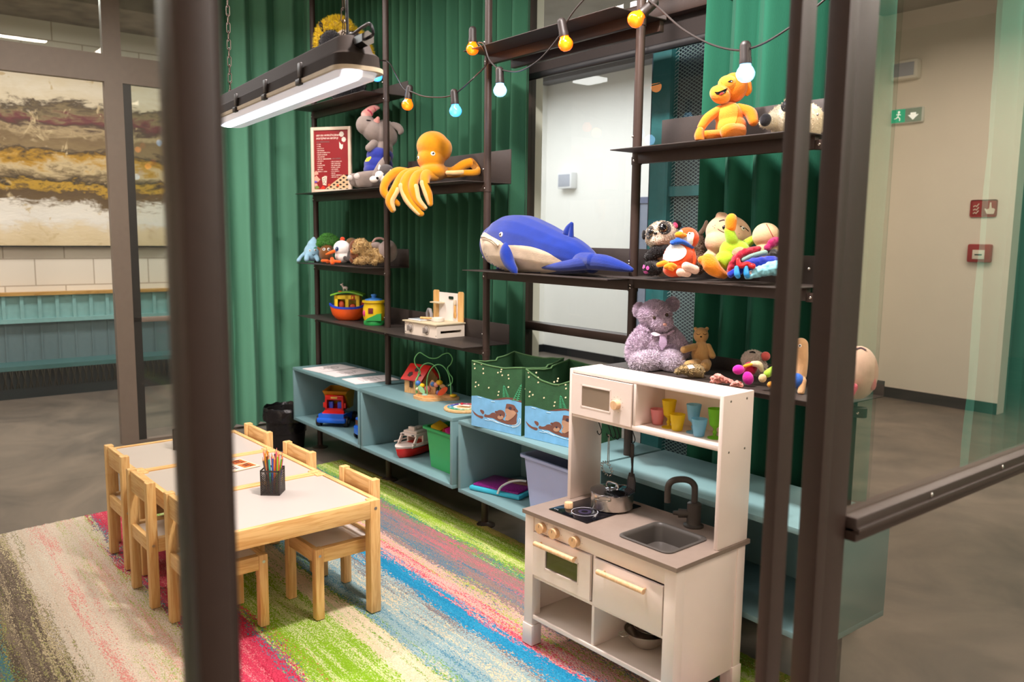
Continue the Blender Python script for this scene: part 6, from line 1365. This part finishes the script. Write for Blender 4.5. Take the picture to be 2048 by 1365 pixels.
# ---- pencil holders and pencils
PH = mat('black_perforated_metal', '#35302e', .45, .05, 60)
def holder(x, y, lab, ang, seed, cols):
    w0 = tl(x, y, .4705); t = thing('pencil_holder', lab, 'pencil holder', w0, TA+ang); w_, h = .038, .102
    B(-w_, -w_, 0, w_, w_, .002).done('base', PH, t)
    g = MB()
    for k in range(4):
        m4 = Matrix.Rotation(k*PI/2, 4, 'Z') @ T(0, -w_, 0)
        g.box(-w_, -.0008, 0, w_, .0008, .006, mtx=m4); g.box(-w_, -.0008, h-.007, w_, .0008, h, mtx=m4)
        for s in (-1, 1): g.box(s*w_-.004*(s > 0), -.0008, 0, s*w_+.004*(s < 0), .0008, h, mtx=m4)
        for s, wd, st in ((1, .0044, .0095), (-1, .0028, .0085)):
            for j in range(-14, 24):
                x0 = -w_; z0 = j*st; dz = 2*w_*(1.45 if s > 0 else 1.1); a = (x0, z0) if s > 0 else (-x0, z0); b = (-x0, z0+dz) if s > 0 else (x0, z0+dz)
                if b[1] < 0 or a[1] > h: continue
                def cut(p, q, zc): f = (zc-p[1])/(q[1]-p[1]); return (p[0]+(q[0]-p[0])*f, zc)
                if a[1] < 0: a = cut(a, b, 0)
                if b[1] > h: b = cut(a, b, h)
                if abs(b[1]-a[1]) < .002: continue
                g.add([(a[0], -.0006, a[1]), (b[0], -.0006, b[1]), (b[0], -.0006, min(h, b[1]+wd*1.6)), (a[0], -.0006, min(h, a[1]+wd*1.6))], [(0, 1, 2, 3)], m4)
    g.done('perforated_wall', PH, t)
    rnd = random.Random(seed); used = {}
    where = 'nearest table' if seed == 1 else 'farthest table'
    for i, (cn, c) in enumerate(cols):
        a = rnd.uniform(0, 2*PI); r = rnd.uniform(.004, .026); bx, by = r*math.cos(a), r*math.sin(a); tx_, ty_ = bx*1.15+rnd.uniform(-.008, .008), by*1.15+rnd.uniform(-.008, .008)
        L = rnd.uniform(.145, .185); p0 = Vector((bx, by, .004)); dv = (Vector((tx_*1.35, ty_*1.35, .12))-p0).normalized()
        q = Matrix.Rotation(TA+ang, 3, 'Z'); P0 = w0+q @ p0; dv = q @ dv
        o = bpy.data.objects.new('colouring_pencil', None); COL.objects.link(o); o.location = P0; o.rotation_euler = dv.to_track_quat('Z', 'Y').to_euler()
        tag(o, cn+' colouring pencil standing in the pencil holder on the '+where, 'pencil', cn+' colouring pencils on the '+where)
        g = MB(); g.cyl((0, 0, 0), (0, 0, L-.016), .0036, n=6); g.done('barrel', plas(c, .35), o, False)
        g = MB(); g.cyl((0, 0, L-.016), (0, 0, L-.004), .0036, .0012, n=12); g.done('sharpened_wood', plas('#dfae7e', .6), o)
        g = MB(); g.cyl((0, 0, L-.004), (0, 0, L), .0012, .0003, n=8); g.done('lead', plas(c, .5), o)
PC_ = [('violet', '#5a3fb0'), ('teal', '#3a9aa8'), ('orange', '#ec7a1e'), ('yellow', '#efc21c'), ('green', '#6da82a'), ('red', '#d8342c'), ('pink', '#e0559a'), ('dark blue', '#2a3f8e'), ('coral', '#ea6a52'), ('brown', '#7a4630'), ('black', '#2a2a30'), ('light blue', '#4fa6d8'), ('olive', '#93942a'), ('crimson', '#a52042'), ('amber', '#e8a21a'), ('salmon', '#ee8a72'), ('blue', '#2f66c8'), ('lime', '#9cc93a'), ('rose', '#f0708a'), ('turquoise', '#35b09a'), ('scarlet', '#e8402e'), ('purple', '#7a3a9a'), ('grey', '#77757a'), ('golden', '#d9971c')]
holder(-.352, -.288, 'black perforated square pencil holder full of pencils on the nearest table', math.radians(48.7), 1, PC_)
holder(-1.262, -.330, 'black perforated square pencil holder on the farthest table beside the door post', math.radians(40), 2, PC_[:12])

# ---- toy kitchenette on the shelf
TK = thing('tabletop_play_kitchen', 'small wooden tabletop play kitchen with two grey knobs on the middle shelf', 'toy kitchen', (-3.885, 2.505, .9535), .05)
CRW = paint('#e9dccb'); BW2 = wood('beech_ply', '#e3b676', '#d6a45f', 2, .5, 5)
g = MB(); g.box(-.155, -.095, 0, .155, -.087, .070); g.box(-.155, -.087, 0, -.147, .095, .070); g.box(-.147, .087, 0, .147, .095, .070); g.box(-.147, -.087, 0, .147, .087, .006)
g.box(.147, -.087, 0, .155, .095, .024); g.box(.147, -.087, .038, .155, .095, .070); g.box(.147, -.087, .024, .155, -.070, .038); g.box(.147, .075, .024, .155, .095, .038); g.done('case', CRW, TK)
B(-.168, -.105, .070, .162, .098, .078, bev=.002).done('countertop', paint('#cdbf9f'), TK)
for x in (-.095, .06):
    g = MB(); g.lathe([(.024, 0), (.024, .0006), (.026, .0006), (.026, 0)], 30, T(x, -.0952, .038) @ R('X', 90)); kn = g.done('dial_ring', plas('#6d6660', .5), TK)
    g = MB(); g.lathe([(0, .016), (.015, .016), (.017, .013), (.017, .0), (0, 0)], 24, T(x, -.0955, .038) @ R('X', 90)); g.box(x-.003, -.122, .022, x+.003, -.108, .054, bev=.002); g.done('knob', plas('#8a827b', .5), kn)
g = MB()
for x, z in ((-.147, .012), (-.147, .058), (.147, .012), (.147, .058)): g.cyl((x, -.0955, z), (x, -.0945, z), .003, n=8)
g.done('screw', BLACKM, TK)
B(-.075, .088, .078, .10, .094, .235).done('tiled_back', mat('white_tile_print', '#ebe3da', .5, .02, 10), TK)
g = MB(); g.box(.02, .0872, .20, .062, .0885, .216, bev=.004); g.done('hand_hole', plas('#14301f', .8), TK)
for x0, x1 in ((-.135, -.075), (.10, .155)):
    g = MB(); g.prism([(x0+.006, .078), (x1-.004, .078), (x1-.004, .238), (x1-.012, .246), (x0+.014, .246), (x0+.006, .238)], -.094, -.086, R('X', 90) if False else Matrix.Rotation(PI, 4, 'Z') @ R('X', 90) @ T(0, 0, 0) @ Matrix.Rotation(PI, 4, 'Y')); g.done('wing_panel', BW2, TK)
B(-.11, .045, .172, -.02, .088, .180, bev=.003).done('little_shelf', paint('#cdbf9f'), TK)
g = MB(); g.tube([(-.12, .04, .078), (-.118, .035, .115), (-.098, .03, .135), (-.075, .025, .135), (-.058, .02, .112), (-.056, .018, .09)], .0095, n=12); g.done('faucet', plas('#8f8a88', .5), TK)
g = MB(); g.box(-.145, -.08, .079, -.03, .03, .085, bev=.003); sk = g.done('sink_tray', plas('#e4e2e2', .3), TK); B(-.132, -.068, .0852, -.043, .018, .0862).done('sink_basin', plas('#a8b4b8', .3), sk)
g = MB(); g.lathe([(0, .079), (.034, .079), (.036, .082), (.036, .100), (.033, .100), (.033, .084), (0, .084)], 32, T(.035, .0, 0)); pn = g.done('frying_pan', paint('#e9e0d6'), TK)
g = MB(); g.cyl((.0, -.012, .094), (-.062, -.052, .094), .0065); g.done('pan_handle', BW2, pn)
g = MB(); g.box(.078, .075, .10, .092, .085, .17, bev=.003); g.box(.074, .075, .095, .096, .085, .13, bev=.006); g.done('wooden_spatula', BW2, TK)
B(.076, .074, .17, .094, .086, .20, bev=.003).done('spatula_holder', paint('#d9c9ae'), TK)

# ---- ark toy
AK = thing('toy_ark', 'orange plastic toy ark boat with a yellow cabin and green roof', 'toy boat', (-4.865, 2.47, .9535), YAW)
def hullx(hw, beam, h, z0, n=18):
    loops = []
    for zf, k in ((0, .55), (.12, .72), (.4, .9), (.75, .98), (1, 1.02)):
        loops.append([(hw*k*math.cos(2*PI*i/n*1.0), beam*min(1, k*1.05)*math.sin(2*PI*i/n), z0+h*zf+(.022*abs(math.cos(2*PI*i/n))**3)*zf) for i in range(n)])
    return loops
L5 = hullx(.118, .062, .075, 0, 36); loft(L5, False, True).done('hull', plas('#e0561a', .3), AK, angle=60)
g = loft([[(a*1.03, b*1.03, c) for a, b, c in L5[-1]], [(a*1.04, b*1.04, c+.014) for a, b, c in L5[-1]], [(a*.96, b*.96, c+.014) for a, b, c in L5[-1]], [(a*.95, b*.95, c-.004) for a, b, c in L5[-1]]], True); g.done('gunwale', plas('#2746c4', .3), AK, angle=50)
YK = plas('#e4c01c', .3); g = MB()
for x0, x1, y in ((-.082, -.060, -.045), (-.010, .010, -.045), (.060, .082, -.045), (-.082, -.060, .040), (.060, .082, .040)): g.box(x0, y, .07, x1, y+.006, .165)
g.box(-.082, -.045, .140, .082, -.039, .165); g.box(-.082, -.045, .07, -.076, .046, .165); g.box(.076, -.045, .07, .082, .046, .165); g.box(-.082, .040, .07, .082, .046, .165); g.done('cabin', YK, AK)
g = MB(); nn = 12
arc = [(-.105+.21*i/nn, .160+.022*math.sin(PI*i/nn)) for i in range(nn+1)]; g.prism(arc+[(x, z+.010) for x, z in arc[::-1]], -.055, .055, R('X', 90)); g.done('roof', plas('#6fae2a', .35), AK)
for x, c in ((-.045, '#c8471e'), (-.015, '#7a3f9a'), (.01, '#2f5fb8')): 
    g = MB(); g.ell((x, -.03, .188), (.014, .010, .005)); g.done('roof_button', plas(c, .4), AK)
B(.028, -.049, .135, .052, -.044, .165, bev=.003).done('paw_panel', plas('#b8301e', .4), AK)
g = MB(); g.ell((.04, -.051, .148), (.007, .003, .006)); g.ell((.040, -.051, .157), (.004, .003, .004)); g.done('paw_print', YK, AK)
g = MB(); g.ell((-.04, -.02, .10), (.02, .015, .03)); g.ell((.03, -.02, .09), (.025, .018, .018)); g.done('passengers', plas('#c9502a', .5), AK)
B(.086, -.02, .09, .108, -.005, .125, bev=.003).done('side_clip', plas('#cf2f1c', .4), AK)
z_ = thing('toy_zebra', 'tiny white plastic animal figure standing on the green ark roof', 'toy animal', Vector((-4.865, 2.47, 1.1465))+Vector((-.03*_cy, -.03*_sy, 0))*1.0, YAW)
g = MB(); g.ell((.012, 0, .017), (.018, .009, .010)); g.tube([(-.0, 0, .02), (-.008, 0, .034)], .006, n=10); g.ell((-.012, 0, .038), (.009, .006, .006))
for x in (.0, .022):
    for y in (-.005, .005): g.cyl((x, y, .0), (x, y, .012), .003, n=8)
g.tube([(-.006, 0, .044), (-.004, 0, .050)], .0025, n=6); g.done('animal_body', plas('#d5c3bd', .5), z_)

# ---- yellow honey-pot shape sorter
YPp = thing('toy_honey_pot', 'yellow plastic pot toy with a blue lid and green base behind the pole', 'toy', (-4.53, 2.475, .9535), YAW)
g = MB(); g.lathe([(0, .0), (.062, 0), (.064, .004), (.064, .022), (.060, .03), (0, .03)], 36); g.done('green_base', plas('#2a9a4a', .3), YPp)
g = MB(); g.lathe([(.060, .028), (.066, .045), (.069, .075), (.066, .11), (.060, .128), (.061, .136), (.072, .140), (.072, .152), (.062, .154), (0, .154)], 40); g.done('pot_body', YK, YPp)
g = MB(); g.lathe([(.056, .154), (.052, .160), (.030, .166), (.014, .168), (.014, .176), (.018, .182), (.016, .190), (0, .192)], 32); g.done('lid', plas('#3f7fc8', .35), YPp)
g = MB(); g.box(-.024, -.072, .074, .006, -.060, .108, bev=.002); g.done('square_hole', plas('#6d1f2a', .6), YPp)
g = MB(); g.prism([(-.045, .03), (-.03, .045), (0, .058), (.03, .072), (.055, .075), (.055, .03)], 0, .02, T(0, -.050, 0) @ R('X', 90)); g.done('green_hill_relief', plas('#2a9a4a', .3), YPp)
g = MB(); g.ell((-.052, -.045, .075), (.010, .008, .02)); g.done('bee_relief', plas('#c8407a', .4), YPp)

# ---- trash can with bag
TC = thing('trash_can', 'black waste bin lined with a black plastic bag beside the left cubby', 'trash can', (-5.47, 2.28, 0))
g = MB(); g.lathe([(0, 0), (.118, 0), (.120, .004), (.146, .275), (.150, .278), (.146, .281), (.140, .278), (.116, .01), (0, .01)], 40); g.done('bin_body', mat('matt_black_plastic', '#1a1818', .45, .05, 30), TC)
n = 72; loops = []
for rr_, zz, am in ((.136, .12, .002), (.139, .20, .004), (.143, .275, .006), (.150, .300, .006), (.158, .290, .006), (.160, .268, .008), (.161, .235, .012), (.158, .205, .010)):
    loops.append([((rr_+am*noise.noise(Vector((3*math.cos(2*PI*i/n), 3*math.sin(2*PI*i/n), zz*25)))*1.6)*math.cos(2*PI*i/n), (rr_+am*noise.noise(Vector((3*math.cos(2*PI*i/n), 3*math.sin(2*PI*i/n), zz*25)))*1.6)*math.sin(2*PI*i/n), zz+.012*noise.noise(Vector((4*math.cos(2*PI*i/n), 4*math.sin(2*PI*i/n), zz)))) for i in range(n)])
loft(loops, False).done('bin_bag', mat('black_bag_film', '#141214', .22, .05, 30, .9, 40), TC, angle=80)
